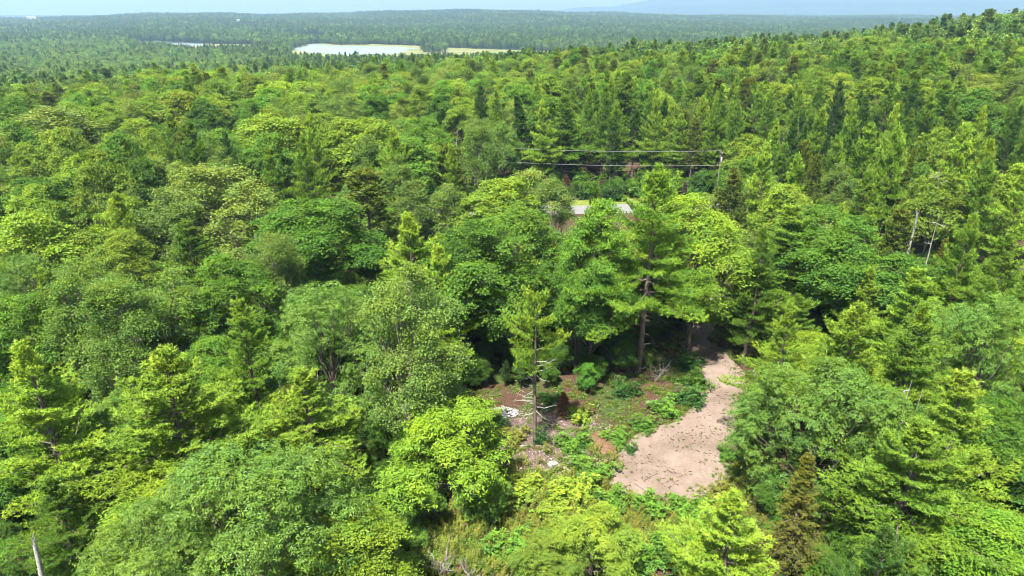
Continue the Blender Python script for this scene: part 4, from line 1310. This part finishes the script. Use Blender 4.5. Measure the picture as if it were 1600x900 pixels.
# ------------------------------------------------------------------ power line beyond the road
M['pole'] = plain('grey_pole_wood', (.10, .085, .07), (.20, .175, .15), 4, .9, .2, (4, 4, .4))
M['metal'] = plain('galvanised_metal', (.30, .31, .32), (.42, .43, .44), 10, .5)
M['wire'] = plain('weathered_wire', (.20, .20, .20), (.30, .30, .30), 10, .5)


def rod(W, a, b, r, n=6):
    W.tube(np.array([a, b], float), [r, r], n)


def utility_pole(x, y, label):
    z = float(ground(x, y)); H = 10.6
    root = add_empty('utility_pole', (x, y, z), (0, 0, .03), label=label, cat='utility pole', group='utility poles along the road')
    W = Wood(); W.tube([(0, 0, -.3), (0, 0, 4), (.03, 0, H)], [.17, .15, .11], 10); W.tube([(.03, 0, H), (.03, 0, H + .02)], [.11, .01], 10)
    add_mesh('pole', mesh_from('pole', W, None, (M['pole'],)), root)
    W = Wood(); rod(W, (0, -1.1, H - .55), (0, 1.1, H - .55), .07, 4)
    cross = add_mesh('crossarm', mesh_from('crossarm', W, None, (M['pole'],)), root)
    for yy in (-.9, .9):
        W = Wood(); W.tube([(0, yy, H - .50), (0, yy, H - .38), (0, yy, H - .30), (0, yy, H - .22)], [.03, .07, .05, .06], 8)
        add_mesh('insulator', mesh_from('insulator', W, None, (M['metal'],)), cross)
    W = Wood(); W.tube([(.25, 0, H - 2.6), (.25, 0, H - 2.5), (.25, 0, H - 1.5), (.25, 0, H - 1.4)], [.1, .22, .22, .1], 12)
    add_mesh('transformer', mesh_from('transformer', W, None, (M['metal'],)), root)
    return (x, y, z, H)


pl = hit(1127, 262, 0)
pw = hit(1127, 238, 10.2)
q1 = utility_pole(pw[0], pw[1], 'grey wooden utility pole among pines at the right end of the wires')
q0 = utility_pole(-6.0, 161.0, 'grey wooden utility pole behind the pale aspens at the left end of the wires')


def wire(dy, dz, label):
    a = np.array((q0[0], q0[1] + dy, q0[2] + q0[3] + dz)); b = np.array((q1[0], q1[1] + dy, q1[2] + q1[3] + dz))
    t = np.linspace(0, 1, 25)[:, None]
    p = a * (1 - t) + b * t; p[:, 2] -= (4 * t * (1 - t) * .55)[:, 0]
    W = Wood(); W.tube(p, np.full(25, .03), 5)
    add_mesh('overhead_wire', mesh_from('overhead_wire', W, None, (M['wire'],)), label=label, cat='wire', group='overhead wires along the road')


wire(.9, -.22, 'upper overhead wire strung in front of the dark pines')
wire(0, -3.3, 'lower overhead wire strung below the other, before the dark pines')


# ------------------------------------------------------------------ dead trees, snags, birch trunks
def twiggy(name, u, v, h, label, cat, mat, seed, spread=.55, n=9, lean=0.0, r0=.06, sub=6, zlow=.12, place=None):
    """a bare dead stem or shrub: main stems that fork into twigs"""
    p = hit(u, v) if place is None else place
    rg = np.random.default_rng(seed)
    root = add_empty(name, (p[0], p[1], p[2] - .05), label=label, cat=cat)
    for k in range(n):
        ph = rg.uniform(0, 6.28)
        d = unit(np.array([math.cos(ph) * spread + lean, math.sin(ph) * spread, 1.0]))
        l = h * rg.uniform(.6, 1.0)
        W = Wood()
        pts = bent((rg.normal() * .05, rg.normal() * .05, 0), d * l, rg, 7, 0, .05)
        W.tube(pts, np.linspace(r0, r0 * .18, 7), 6)
        for j in range(sub):
            f = rg.uniform(.3, .95); b = np.array([np.interp(f, np.linspace(0, 1, 7), pts[:, c]) for c in range(3)])
            e = unit(d + rg.normal(size=3) * .7)
            q = bent(b, b + e * l * rg.uniform(.15, .4), rg, 4, 0, .06)
            W.tube(q, np.linspace(r0 * .4, r0 * .1, 4), 4)
            e2 = unit(e + rg.normal(size=3) * .7)
            W.tube(bent(q[2], q[2] + e2 * l * .14, rg, 3), np.linspace(r0 * .2, r0 * .07, 3), 3)
        add_mesh('stem', mesh_from('stem', W, None, (mat,)), root)
    return root


def snag(name, u, vb, h, label, mat, seed, lean=(0, 0), limbs=8, r0=.16, place=None, broken=True, cat='dead tree'):
    p = hit(u, vb) if place is None else place
    rg = np.random.default_rng(seed)
    root = add_empty(name, (p[0], p[1], float(ground(p[0], p[1])) - .1), label=label, cat=cat)
    W = Wood()
    t = np.linspace(0, 1, 9)
    pts = np.stack([lean[0] * h * t + .02 * h * np.sin(t * 5 + seed), lean[1] * h * t + .02 * h * np.sin(t * 4), h * t], 1)
    W.tube(pts, r0 * (1 - t * (.55 if broken else .9)), 8)
    if broken:
        for a in range(4):
            d = rg.normal(size=3) * .06; W.tube([pts[-1] + d * .8, pts[-1] + d * 1.4 + (0, 0, rg.uniform(.3, .9))], [.05, .008], 4)
    add_mesh('trunk', mesh_from('trunk', W, None, (mat,)), root)
    for k in range(limbs):
        f = rg.uniform(.25, .97); b = np.array([np.interp(f, t, pts[:, c]) for c in range(3)])
        ph = rg.uniform(0, 6.28); l = rg.uniform(.6, 2.2) * (1.1 - .5 * f)
        d = np.array([math.cos(ph), math.sin(ph), rg.uniform(-.2, .6)])
        W = Wood(); q = bent(b, b + d * l, rg, 5, 0, .08); W.tube(q, np.linspace(.05, .012, 5), 4)
        for j in (2, 3):
            W.tube(bent(q[j], q[j] + unit(d + rg.normal(size=3) * .8) * l * .4, rg, 3), np.linspace(.022, .008, 3), 3)
        add_mesh('limb', mesh_from('limb', W, None, (mat,)), root)
    return root


def at_top(u, v, h):
    return solve(u, v, h)


snag('dead_pine', 0, 0, 13.5, 'bleached broken snag standing among the dark spruces on the right', M['bleached'], 3, (-.10, 0), 5, .24, at_top(1444, 333, 13.5))
snag('dead_pine', 0, 0, 17.5, 'tall pale dead pine trunk with stub limbs, right of the bleached snag', M['bleached'], 4, (-.10, 0), 14, .2, at_top(1484, 262, 17.5), False)
snag('dead_pine', 0, 0, 13.5, 'pale leaning dead pole between the bleached snag and the tall dead trunk', M['bleached'], 6, (.06, 0), 3, .14, at_top(1462, 330, 13.5), False)
snag('birch_trunk', 0, 0, 13.5, 'crooked pale birch stem under the pine with two pale trunks, left one', M['paper'], 7, (-.04, 0), 9, .13, at_top(1437, 590, 13.5), False)
snag('birch_trunk', 0, 0, 12.5, 'straight pale birch stem under the pine with two pale trunks, right one', M['paper'], 8, (-.08, 0), 5, .12, at_top(1458, 605, 12.5), False)
snag('birch_trunk', 0, 0, 8, 'leaning white birch trunk below the bright pine at the left edge', M['paper'], 9, (.02, .05), 1, .27, at_top(40, 850, 8.2), True)
for k, (u, v, h, lb) in enumerate([(520, 232, 13, 'left of the tall yellow birch'), (712, 190, 13, 'right of the tall yellow birch, upper middle')]):
    snag('birch_trunk', 0, 0, h, 'pale bare birch stem ' + lb, M['paper'], 20 + k, (.04 * (k % 2 * 2 - 1), 0), 7, .16, at_top(u, v, h), False)
twiggy('dead_sapling', 1022, 596, 3.4, 'bleached dead sapling with bare white twigs below the tallest central pine', 'dead tree', M['bleached'], 31, .55, 5, 0, .045, 8)
twiggy('dead_shrub', 690, 905, 3.8, 'bare grey dead shrub with forked stems at the bottom edge', 'dead shrub', M['dead'], 32, .38, 6, 0, .07, 6)
twiggy('dead_shrub', 735, 905, 2.6, 'smaller bare dead shrub beside the forked one at the bottom edge', 'dead shrub', M['dead'], 33, .45, 5, 0, .05, 5)
twiggy('dead_brush', 950, 560, 4.0, 'bare dead limbs at the foot of the maple with pale forked stems', 'dead branches', M['dead'], 35, .8, 6, 0, .04, 7)
twiggy('dead_brush', 985, 585, 3.0, 'dead grey twigs left of the bleached dead sapling', 'dead branches', M['dead'], 36, .8, 5, .3, .035, 6)


def dead_conifer(u, v, h, w, tint, label, seed, needles=True):
    p = at_top(u, v, h)
    W, L = conifer(seed, 'mid', 18.0, 2.6, .06, 'spruce')
    root = add_empty('dead_spruce', (p[0], p[1], p[2] - .05), scale=(w, w, h / 18), label=label, cat='dead tree')
    add_mesh('trunk', mesh_from('trunk', W, None, (M['dead'],)), root)
    if needles:
        add_mesh('crown', mesh_from('crown', None, L, (M['brownneedle'],)), root, color=tint)


dead_conifer(1072, 283, 9, .75, (.13, .105, .085), 'grey dead spruce with brittle twigs beside the tallest central pine', 51)
dead_conifer(1476, 345, 8, .8, (.13, .10, .075), 'grey-brown dead spruce under the tall dead pine trunk', 52)
dead_conifer(884, 272, 5, .75, (.12, .065, .04), 'brown dead shrub-like spruce on the far side of the road', 53)
dead_conifer(882, 612, 2.9, .40, (.13, .055, .022), 'small rust-orange dead conifer in the clearing right of the bare-trunked pine', 54)
dead_conifer(990, 480, 6.0, .5, (.11, .035, .014), 'rust-brown dead conifer in the shade left of the tallest central pine', 55)


# ------------------------------------------------------------------ the clearing: saplings, shrubs, logs, stones, litter
def shrub(name, u, v, h, w, tint, label, var=0, kind='sapling', cat='shrub', lod='hi'):
    p = hit(u, v)
    m = lib(kind, lod, var)
    root = add_empty(name, (p[0], p[1], p[2] - .05), (0, 0, u * .37), (w / m['R'], w / m['R'], h / m['H']), label, cat)
    add_mesh('trunk' if cat == 'tree' else 'stem', m['trunk'], root)
    add_mesh('crown', m['crown'], root, color=tint)
    return root


def small_bush(seed, n=420, R=1.0, H=1.2, ls=.22):
    rng = np.random.default_rng(seed)
    L = Leaves(); W = Wood()
    for k in range(7):
        ph = rng.uniform(0, 6.28); d = np.array([math.cos(ph) * .6 * R, math.sin(ph) * .6 * R, H * rng.uniform(.6, .95)])
        W.tube(bent((0, 0, 0), d, rng, 4, 0, .06), np.linspace(.025, .006, 4), 4)
    d = unit(rng.normal(size=(n, 3)) + (0, 0, .6)); d[:, 2] = np.abs(d[:, 2])
    lob = 1 + .40 * np.sin(3 * np.arctan2(d[:, 1], d[:, 0]) + seed) + .2 * np.sin(5 * d[:, 2] + 2 * np.arctan2(d[:, 1], d[:, 0]))
    p = d * (rng.uniform(.2, 1.18, n) * lob)[:, None] * np.array([R, R, H])
    m = 6
    a = rng.uniform(0, 6.28, (n, m))
    dd = unit(np.stack([np.cos(a), np.sin(a), rng.uniform(-.4, .6, (n, m))], -1))
    nn = unit(rng.normal(size=(n, m, 3)) * .5 + (0, 0, 1) + d[:, None] * .4)
    ln = ls * rng.uniform(.6, 1.2, n * m)
    L.leaves((p[:, None] + rng.normal(size=(n, m, 3)) * .05).reshape(-1, 3), dd.reshape(-1, 3), nn.reshape(-1, 3), ln, ln * .5, np.clip(np.repeat(.5 + rng.normal(size=n) * .18, m) + rng.normal(size=n * m) * .14, 0, 1), np.repeat(np.clip(p[:, 2] / H * .6 + rng.normal(size=n) * .2, 0, 1), m))
    return W, L


BUSH = [small_bush(s) for s in (1, 2, 3)]
BUSHM = [(mesh_from('bush_stem', W, None, (M['bark'],)), mesh_from('bush_crown', None, L, (M['leaf'],))) for W, L in BUSH]


def bush(u, v, r, h, tint, label, k=0):
    p = hit(u, v)
    root = add_empty('bush', (p[0], p[1], p[2] - .03), (0, 0, u * .7), (r, r, h / 1.2), label, 'bush')
    add_mesh('stem', BUSHM[k % 3][0], root)
    add_mesh('crown', BUSHM[k % 3][1], root, color=tint)


LIME = (.150, .235, .026); GRN = (.070, .160, .022); DGR = (.035, .095, .020); OLV = (.110, .130, .022)
shrub('sapling_tree', 925, 905, 6.2, 3.0, LIME, 'bright lime sapling spreading at the bottom edge below the gravel turning place', 1, cat='tree')
shrub('sapling_tree', 860, 915, 4.2, 2.4, (.13, .21, .026), 'yellow-green sapling left of the bright lime one at the bottom edge', 2, cat='tree')
shrub('sapling_tree', 640, 835, 4.5, 2.6, (.09, .19, .026), 'green sapling at the foot of the tall slender aspen', 1, cat='tree')
shrub('sapling_tree', 760, 800, 4.0, 2.2, (.12, .21, .03), 'light green sapling right of the bright lime sapling, nearer the camera', 2, cat='tree')
shrub('sapling_tree', 918, 612, 3.6, 1.3, (.07, .20, .02), 'small vivid green sapling behind the rust-orange dead conifer', 0, cat='tree')
for k, (u, v, r, h, tint, lb) in enumerate([
        (846, 692, .75, 1.5, DGR, 'dark green bush at the foot of the bare-trunked pine'),
        (985, 706, .55, .8, DGR, 'small dark weed growing alone on the gravel'),
        (1040, 645, 1.5, 1.3, GRN, 'green bush along the left edge of the narrow drive, beside the pale log'),
        (1078, 628, 1.6, 1.5, DGR, 'dark green bush where the drive narrows'),
        (1085, 600, 1.5, 1.3, GRN, 'green bush by the drive just above the narrowing'),
        (1072, 572, 1.6, 1.5, DGR, 'dark bush left of the upper drive'),
        (1006, 668, 1.3, 1.0, GRN, 'low green bush at the gravel edge below the pale log'),
        (962, 690, 1.2, 1.0, GRN, 'low green bush at the upper left corner of the gravel'),
        (905, 655, 1.4, 1.1, LIME, 'light green bush right of the rust-orange dead conifer'),
        (895, 700, 1.6, 1.1, GRN, 'green bush between the bark litter and the orange soil'),
        (925, 745, 1.7, 1.2, GRN, 'green bush along the left edge of the gravel'),
        (905, 775, 1.6, 1.3, LIME, 'light bush left of the lower gravel corner'),
        (955, 790, 1.5, 1.2, GRN, 'bush at the lower left corner of the gravel'),
        (1010, 800, 1.5, 1.5, GRN, 'dark-hearted bush centred under the gravel turning place'),
        (1075, 808, 1.6, 1.3, GRN, 'bush under the lower right corner of the gravel'),
        (1130, 790, 1.5, 1.3, OLV, 'olive bush between gravel and the big rounded ash'),
        (1175, 560, 1.6, 1.2, OLV, 'brownish green shrub right of the upper drive bend'),
        (1160, 540, 1.5, 1.1, OLV, 'olive shrub at the top of the drive, right side'),
        (1165, 690, 1.2, 1.1, GRN, 'green bush on the right of the gravel under the ash'),
        (1140, 715, 1.1, .9, GRN, 'low bush creeping onto the gravel from the right'),
        (860, 630, 1.2, 1.0, DGR, 'dark low bush behind the rust-orange dead conifer'),
        (975, 615, 1.5, 1.3, DGR, 'dark bush in the shade left of the bleached dead sapling'),
        (800, 690, 1.3, 1.0, OLV, 'olive bush left of the bare-trunked pine'),
        (778, 668, 1.0, 1.2, DGR, 'dark bush below the white stone pile'),
        (820, 770, 1.7, 1.1, LIME, 'light bush in the weeds left of the white stone'),
        (870, 800, 1.7, 1.2, LIME, 'yellow-green bush in the weeds below the white stone'),
        (590, 890, 1.7, .9, LIME, 'yellow-green low bush right of the largest ash at the bottom'),
        (800, 860, 1.8, 1.2, GRN, 'green bush right of the bare dead shrubs'),
        (1060, 870, 1.7, 1.4, GRN, 'green bush left of the pale-topped pine at the bottom'),
        (1000, 880, 1.7, 1.3, GRN, 'green bush right of the bright lime sapling at bottom edge')]):
    bush(u, v, r, h, tint, lb, k)

for k, (x, dy, r, h, tint, lb) in enumerate([(4, 11, 2.2, 3.2, GRN, 'left of the brown dead shrub'), (12, 10, 1.8, 2.6, DGR, 'at the end of the visible road'), (17, 12, 2.4, 3.6, GRN, 'straight behind the visible road'),
                                             (23, 10, 2.2, 3.0, DGR, 'right of the brown dead shrub'), (29, 12, 2.4, 3.8, GRN, 'left of the tallest pine\'s top'), (36, 10, 2.2, 3.2, GRN, 'left of the grey dead spruce'), (44, 11, 2.4, 3.6, DGR, 'under the utility pole'), (50, 9, 2.4, 3.4, GRN, 'just right of the utility pole'), (40, 8, 2.0, 2.6, GRN, 'close to the tarmac left of the utility pole')]):
    y = float(road_c(x)) + dy - 2.5
    root = add_empty('bush', (x, y, float(ground(x, y))), (0, 0, k * 1.1), (r, r, h / 1.2), f'roadside bush beyond the road, {lb}', 'bush', 'bushes beyond the road')
    add_mesh('stem', BUSHM[k % 3][0], root); add_mesh('crown', BUSHM[k % 3][1], root, color=tint)


def log_thing(u, v, ln, r, ang, label, mat, seed, twigs=2):
    p = hit(u, v); rg = np.random.default_rng(seed)
    W = Wood()
    d = np.array([math.cos(ang), math.sin(ang), 0])
    pts = bent(-d * ln / 2, d * ln / 2, rg, 7, 0, .025); pts[:, 2] = r * .9
    W.tube(pts, np.linspace(r, r * .65, 7), 9)
    for e in (0, -1):
        W.tube([pts[e], pts[e] + d * (.01 if e else -.01)], [r if e == 0 else r * .65, .005], 9)
    for k in range(twigs):
        j = rg.integers(2, 6); W.tube(bent(pts[j], pts[j] + np.array([rg.normal() * .4, rg.normal() * .4, .35]) * ln * .25, rg, 3), [r * .35, r * .2, .01], 4)
    return add_mesh('log', mesh_from('log', W, None, (mat,)), label=label, cat='log', loc=tuple(p))


log_thing(1030, 629, 3.0, .13, .1, 'pale fallen log lying in the weeds left of the narrow drive', M['dead'], 1)
log_thing(1115, 549, 4.2, .09, -.5, 'dark fallen branch lying on the upper drive', M['bark'], 2, 4)
log_thing(880, 734, 1.5, .2, -.7, 'short grey log next to the white stone', M['dead'], 3, 1)
log_thing(822, 697, 4.0, .06, .05, 'thin fallen branch at the foot of the bare-trunked pine', M['dead'], 4)
log_thing(782, 733, 2.2, .12, .7, 'pale split log in the weeds left of the bare-trunked pine', M['dead'], 5)
log_thing(984, 826, 1.3, .14, 1.0, 'short pale log in the weeds below the gravel', M['dead'], 6, 0)
log_thing(1000, 762, 1.3, .05, -.9, 'brown stick lying on the lower gravel', M['bark'], 7)
log_thing(1018, 745, 1.6, .05, .6, 'crooked brown stick in the middle of the gravel', M['bark'], 8, 3)


def rock_mesh(seed, s=(1, 1, .7)):
    import bmesh
    rg = np.random.default_rng(seed)
    bm = bmesh.new(); bmesh.ops.create_icosphere(bm, subdivisions=2, radius=1)
    o = rg.normal(size=(5, 3))
    for v in bm.verts:
        d = np.array(v.co); k = 1 + .16 * sum(math.sin(3 * float(d @ w)) for w in o) / 2
        v.co = Vector(d * k * np.array(s))
    return bm


M['whitestone'] = plain('pale_stone', (.22, .21, .20), (.40, .39, .38), 5, .9, .3)
bm = rock_mesh(4, (.5, .4, .42)); me = bpy.data.meshes.new('stone'); bm.to_mesh(me); bm.free(); me.materials.append(M['whitestone'])
p = hit(864, 730); add_mesh('stone', me, label='white rounded stone at the lower edge of the bark litter', cat='stone', loc=(p[0], p[1], p[2] + .3))
# the white heap: split pale pieces piled loosely
p = hit(785, 646); rg = np.random.default_rng(8)
root = add_empty('stone_pile', (p[0], p[1], p[2]), label='heap of white broken stone and chips in the shade behind the clearing', cat='stone pile')
W = Wood()
for k in range(420):
    a = rg.uniform(0, 6.28); q = rg.uniform(0, 1) ** .6
    c = np.array([math.cos(a) * q * 1.75, math.sin(a) * q * 1.0, (1 - q) * .9 * rg.uniform(.3, 1) + .05])
    d = unit(rg.normal(size=3)) * rg.uniform(.10, .24); d[2] *= .6
    W.tube([c - d, c, c + d], [.02, rg.uniform(.05, .09), .015], 4)
heap = add_mesh('broken_stone', mesh_from('broken_stone', W, None, (M['whitestone'],)), root, kind='stuff')

# orange bank of bare soil
import bmesh
bm = bmesh.new(); bmesh.ops.create_grid(bm, x_segments=20, y_segments=14, size=1)
for v in bm.verts:
    k = max(0, 1 - math.hypot(v.co.x, v.co.y)); v.co.z = .75 * k ** .7 * (1 + .3 * math.sin(v.co.x * 7) * math.sin(v.co.y * 6)) - .06
    v.co.x *= 1.7; v.co.y *= 2.0
me = bpy.data.meshes.new('soil_bank'); bm.to_mesh(me); bm.free(); me.materials.append(M['soil'])
p = hit(942, 690); add_mesh('soil_bank', me, label='small bank of bare orange soil left of the gravel', kind='structure', loc=tuple(p))


# weeds and grass: nobody could count them
def herb_mesh(kind, seed):
    rng = np.random.default_rng(seed); L = Leaves()
    if kind == 'leafy':
        n = 46; a = rng.uniform(0, 6.28, n); el = rng.uniform(.1, 1.2, n)
        d = np.stack([np.cos(a) * np.cos(el), np.sin(a) * np.cos(el), np.sin(el)], 1)
        p = d * rng.uniform(.05, .38, n)[:, None]
        L.leaves(p, unit(d + rng.normal(size=(n, 3)) * .3 - (0, 0, .25)), unit(rng.normal(size=(n, 3)) * .4 + (0, 0, 1)), rng.uniform(.12, .26, n), rng.uniform(.07, .13, n), rng.random(n), rng.random(n) * .7)
    elif kind == 'grass':
        n = 70; a = rng.uniform(0, 6.28, n); el = rng.uniform(.6, 1.45, n)
        d = np.stack([np.cos(a) * np.cos(el), np.sin(a) * np.cos(el), np.sin(el)], 1)
        p = np.stack([rng.normal(size=n) * .16, rng.normal(size=n) * .16, np.zeros(n)], 1)
        L.blades(p, d, rng.uniform(.25, .6, n), rng.uniform(.02, .04, n), rng.random(n), rng.random(n) * .8, rng)
    else:                       # upright stalks with leaves up the stem
        for s in range(9):
            b = np.array([rng.normal() * .22, rng.normal() * .22, 0]); h = rng.uniform(.6, 1.15); n = 15
            f = np.linspace(.15, 1, n); a = rng.uniform(0, 6.28, n)
            lean = np.array([rng.normal() * .12, rng.normal() * .12, 1])
            p = b + lean * (f * h)[:, None]
            d = unit(np.stack([np.cos(a), np.sin(a), np.full(n, .45)], 1))
            L.leaves(p, d, np.tile([[0, 0, 1.0]], (n, 1)) + d * .01, .20 * (1.15 - .6 * f), .07 * (1.15 - .5 * f), rng.random(n), f * .8)
    return mesh_from('herb_' + kind, None, L, (M['herb_mass'],))


HERBS = [herb_mesh('leafy', 1), herb_mesh('leafy', 2), herb_mesh('grass', 3), herb_mesh('grass', 4), herb_mesh('stalk', 5), herb_mesh('stalk', 6)]
rg = np.random.default_rng(61)
CA = np.array(CLEAR); lo, hi = CA.min(0) - 6, CA.max(0) + 6
n = 30000
X = rg.uniform(lo[0], hi[0], n); Y = rg.uniform(lo[1], hi[1], n)
ins = inside(CLEAR, X, Y); drv = inside(DRIVE_FULL, X, Y)
pu, pv, _ = project((X, Y, ground(X, Y)))
lit = ((pu - 850) / 115) ** 2 + ((pv - 685) / 66) ** 2 < 1
shade = (pv < 640)
den = .55 + .45 * vnoise(X, Y, 1.6, .7) + .25 * vnoise(X, Y, .7, 2.0)
den = np.where(lit, den * .35 - .02, den); den = np.where(shade | ((pv < 668) & (pu < 1060)), den * .42 - .05, den)
den = np.where(pv > 735, den + .38, den)
den = np.where(ins, den, den * .35)
keep = (rg.random(n) < den) & ~drv
# a few weeds stray onto the edge of the gravel
edge_d = vnoise(X, Y, 1.1, 6.0)
DE = np.array(DRIVE + [DRIVE[0]]); dist_e = np.full(n, 99.0)
for k in range(len(DE) - 1):
    ab = DE[k + 1] - DE[k]; tt_ = np.clip(((X - DE[k, 0]) * ab[0] + (Y - DE[k, 1]) * ab[1]) / (ab @ ab), 0, 1)
    dist_e = np.minimum(dist_e, np.hypot(X - DE[k, 0] - tt_ * ab[0], Y - DE[k, 1] - tt_ * ab[1]))
stray = drv & ((rg.random(n) < .010) | ((dist_e < .9 + 1.3 * edge_d) & (rg.random(n) < .7)))
keep |= stray
X, Y, pv, pu, stray = X[keep], Y[keep], pv[keep], pu[keep], stray[keep]; n = len(X)
sel = rg.random(n)
idx = np.where(sel < .42, rg.integers(0, 2, n), np.where(sel < .68, rg.integers(2, 4, n), rg.integers(4, 6, n)))
idx = np.where((pv < 700) & (idx >= 4), rg.integers(0, 2, n), idx)
base = np.array([(.070, .155, .020), (.095, .185, .024), (.130, .160, .024), (.150, .165, .030), (.140, .205, .026), (.170, .200, .034)])[idx]
mott = (.5 + .5 * vnoise(X, Y, 3.1, 4.0))[:, None]
tint = base * (1 - .25 * mott) + np.array([(.05, .02, 0)]) * mott * .6
rot = np.zeros((n, 3)); rot[:, 2] = rg.uniform(0, 6.28, n)
sc = rg.uniform(.55, 1.15, n) * np.where(stray, .5, 1.0)
instancer('undergrowth', np.stack([X, Y, ground(X, Y)], 1), idx, rot, np.stack([sc, sc, sc * rg.uniform(.8, 1.2, n)], 1), HERBS, 'green weeds, herbs and grass covering the clearing round the gravel', np.clip(tint, .01, 1))
print('herbs', n)

# fallen leaves and chips on the gravel and the litter
n = 46000
X = rg.uniform(lo[0], hi[0], n); Y = rg.uniform(lo[1], hi[1], n)
pu, pv, _ = project((X, Y, ground(X, Y)))
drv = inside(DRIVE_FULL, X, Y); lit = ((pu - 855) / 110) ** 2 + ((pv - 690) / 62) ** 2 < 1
edge = vnoise(X, Y, 2.0, 1.3) + .5 * vnoise(X, Y, .6, 3.0)
keep = (lit & (rg.random(n) < .9)) | (drv & (edge > .0) & (rg.random(n) < .55)) | (~drv & ~lit & (rg.random(n) < .22))
keep &= inside(CLEAR, X, Y) | drv
X, Y, drv, lit = X[keep], Y[keep], drv[keep], lit[keep]; n = len(X)
P = np.stack([X, Y, ground(X, Y) + np.where(drv, .045, .035)], 1)
a = rg.uniform(0, 6.28, n); d = np.stack([np.cos(a), np.sin(a), rg.normal(size=n) * .15], 1)
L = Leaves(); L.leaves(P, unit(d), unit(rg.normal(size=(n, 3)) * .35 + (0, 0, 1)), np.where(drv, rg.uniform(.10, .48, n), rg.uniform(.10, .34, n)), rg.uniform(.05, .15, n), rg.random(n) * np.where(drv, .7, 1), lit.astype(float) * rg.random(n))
m, nt = new_mat('dry_leaf_litter')
at = nd(nt, "ShaderNodeAttribute", attribute_name="rnd"); tp = nd(nt, "ShaderNodeAttribute", attribute_name="tip")
c = ramp(nt, at.outputs["Fac"], [(0.0, (.030, .017, .010)), (.5, (.085, .045, .026)), (.85, (.15, .095, .06)), (1.0, (.24, .19, .15))])
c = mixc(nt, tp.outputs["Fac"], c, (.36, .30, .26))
pb = nd(nt, "ShaderNodeBsdfPrincipled"); pb.inputs["Roughness"].default_value = .9; nt.links.new(c, pb.inputs["Base Color"])
o = nd(nt, "ShaderNodeOutputMaterial"); nt.links.new(pb.outputs[0], o.inputs[0])
add_mesh('leaf_litter', mesh_from('leaf_litter', None, L, (m,)), kind='stuff', label='dry brown leaves and pale chips strewn over the gravel and clearing')


# ------------------------------------------------------------------ far marks on the horizon
def far_at(u, r):
    t = (u - 800) / FPX / (COSP + .4 * SINP)
    x = r * math.sin(math.atan(t)); y = r * math.cos(math.atan(t))
    return x, y


M['white'] = plain('white_painted_wall', (.62, .62, .60), (.75, .75, .73), 1, .8)
M['roof'] = plain('grey_roof', (.16, .16, .17), (.25, .25, .26), 1, .8)
x, y = far_at(293, 4300)
z = float(ground(x, y))
W = Wood()
for a in range(3):
    c, s_ = math.cos(a * 2.094), math.sin(a * 2.094)
    rod(W, (1.6 * c, 1.6 * s_, 0), (.9 * c, .9 * s_, 78), .35, 4)
for k in range(12):
    for a in range(3):
        c, s_ = math.cos(a * 2.094), math.sin(a * 2.094); c2, s2 = math.cos(a * 2.094 + 2.094), math.sin(a * 2.094 + 2.094)
        f = 1.6 - .058 * k; rod(W, (f * c, f * s_, k * 6.5), (f * c2, f * s2, k * 6.5 + 6.5), .18, 3)
root = add_empty('radio_mast', (x, y, z), label='thin lattice radio mast on the horizon at upper left', cat='radio mast')
add_mesh('lattice', mesh_from('lattice', W, None, (M['metal'],)), root)
W = Wood(); rod(W, (0, 0, 78), (0, 0, 90), .4, 5)
add_mesh('antenna', mesh_from('antenna', W, None, (M['metal'],)), root)


def far_house(u, r, w, d, h, rise, label):
    x, y = far_at(u, r); z = float(ground(x, y)) + rise
    root = add_empty('farm_building', (x, y, z), (0, 0, -math.atan2(x, y)), label=label, cat='building')
    import bmesh
    bm = bmesh.new(); bmesh.ops.create_cube(bm, size=1)
    for v in bm.verts: v.co = Vector((v.co.x * w, v.co.y * d, (v.co.z + .5) * (h + rise + 2) - rise - 2))
    me = bpy.data.meshes.new('wall'); bm.to_mesh(me); bm.free(); me.materials.append(M['white']); add_mesh('wall', me, root)
    me = bpy.data.meshes.new('roof')
    e = .6
    me.from_pydata([(-w / 2 - e, -d / 2 - e, h), (w / 2 + e, -d / 2 - e, h), (w / 2 + e, d / 2 + e, h), (-w / 2 - e, d / 2 + e, h), (-w / 2 - e, 0, h + d * .35), (w / 2 + e, 0, h + d * .35)], [],
                   [(0, 1, 5, 4), (2, 3, 4, 5), (0, 4, 3), (1, 2, 5), (3, 2, 1, 0)])
    me.materials.append(M['roof']); add_mesh('roof', me, root)


far_house(48, 4600, 42, 18, 6, 17, 'long white building on the far hill near the left edge')
far_house(371, 2900, 10, 8, 5, 14, 'small white house among the far woods below the radio mast')
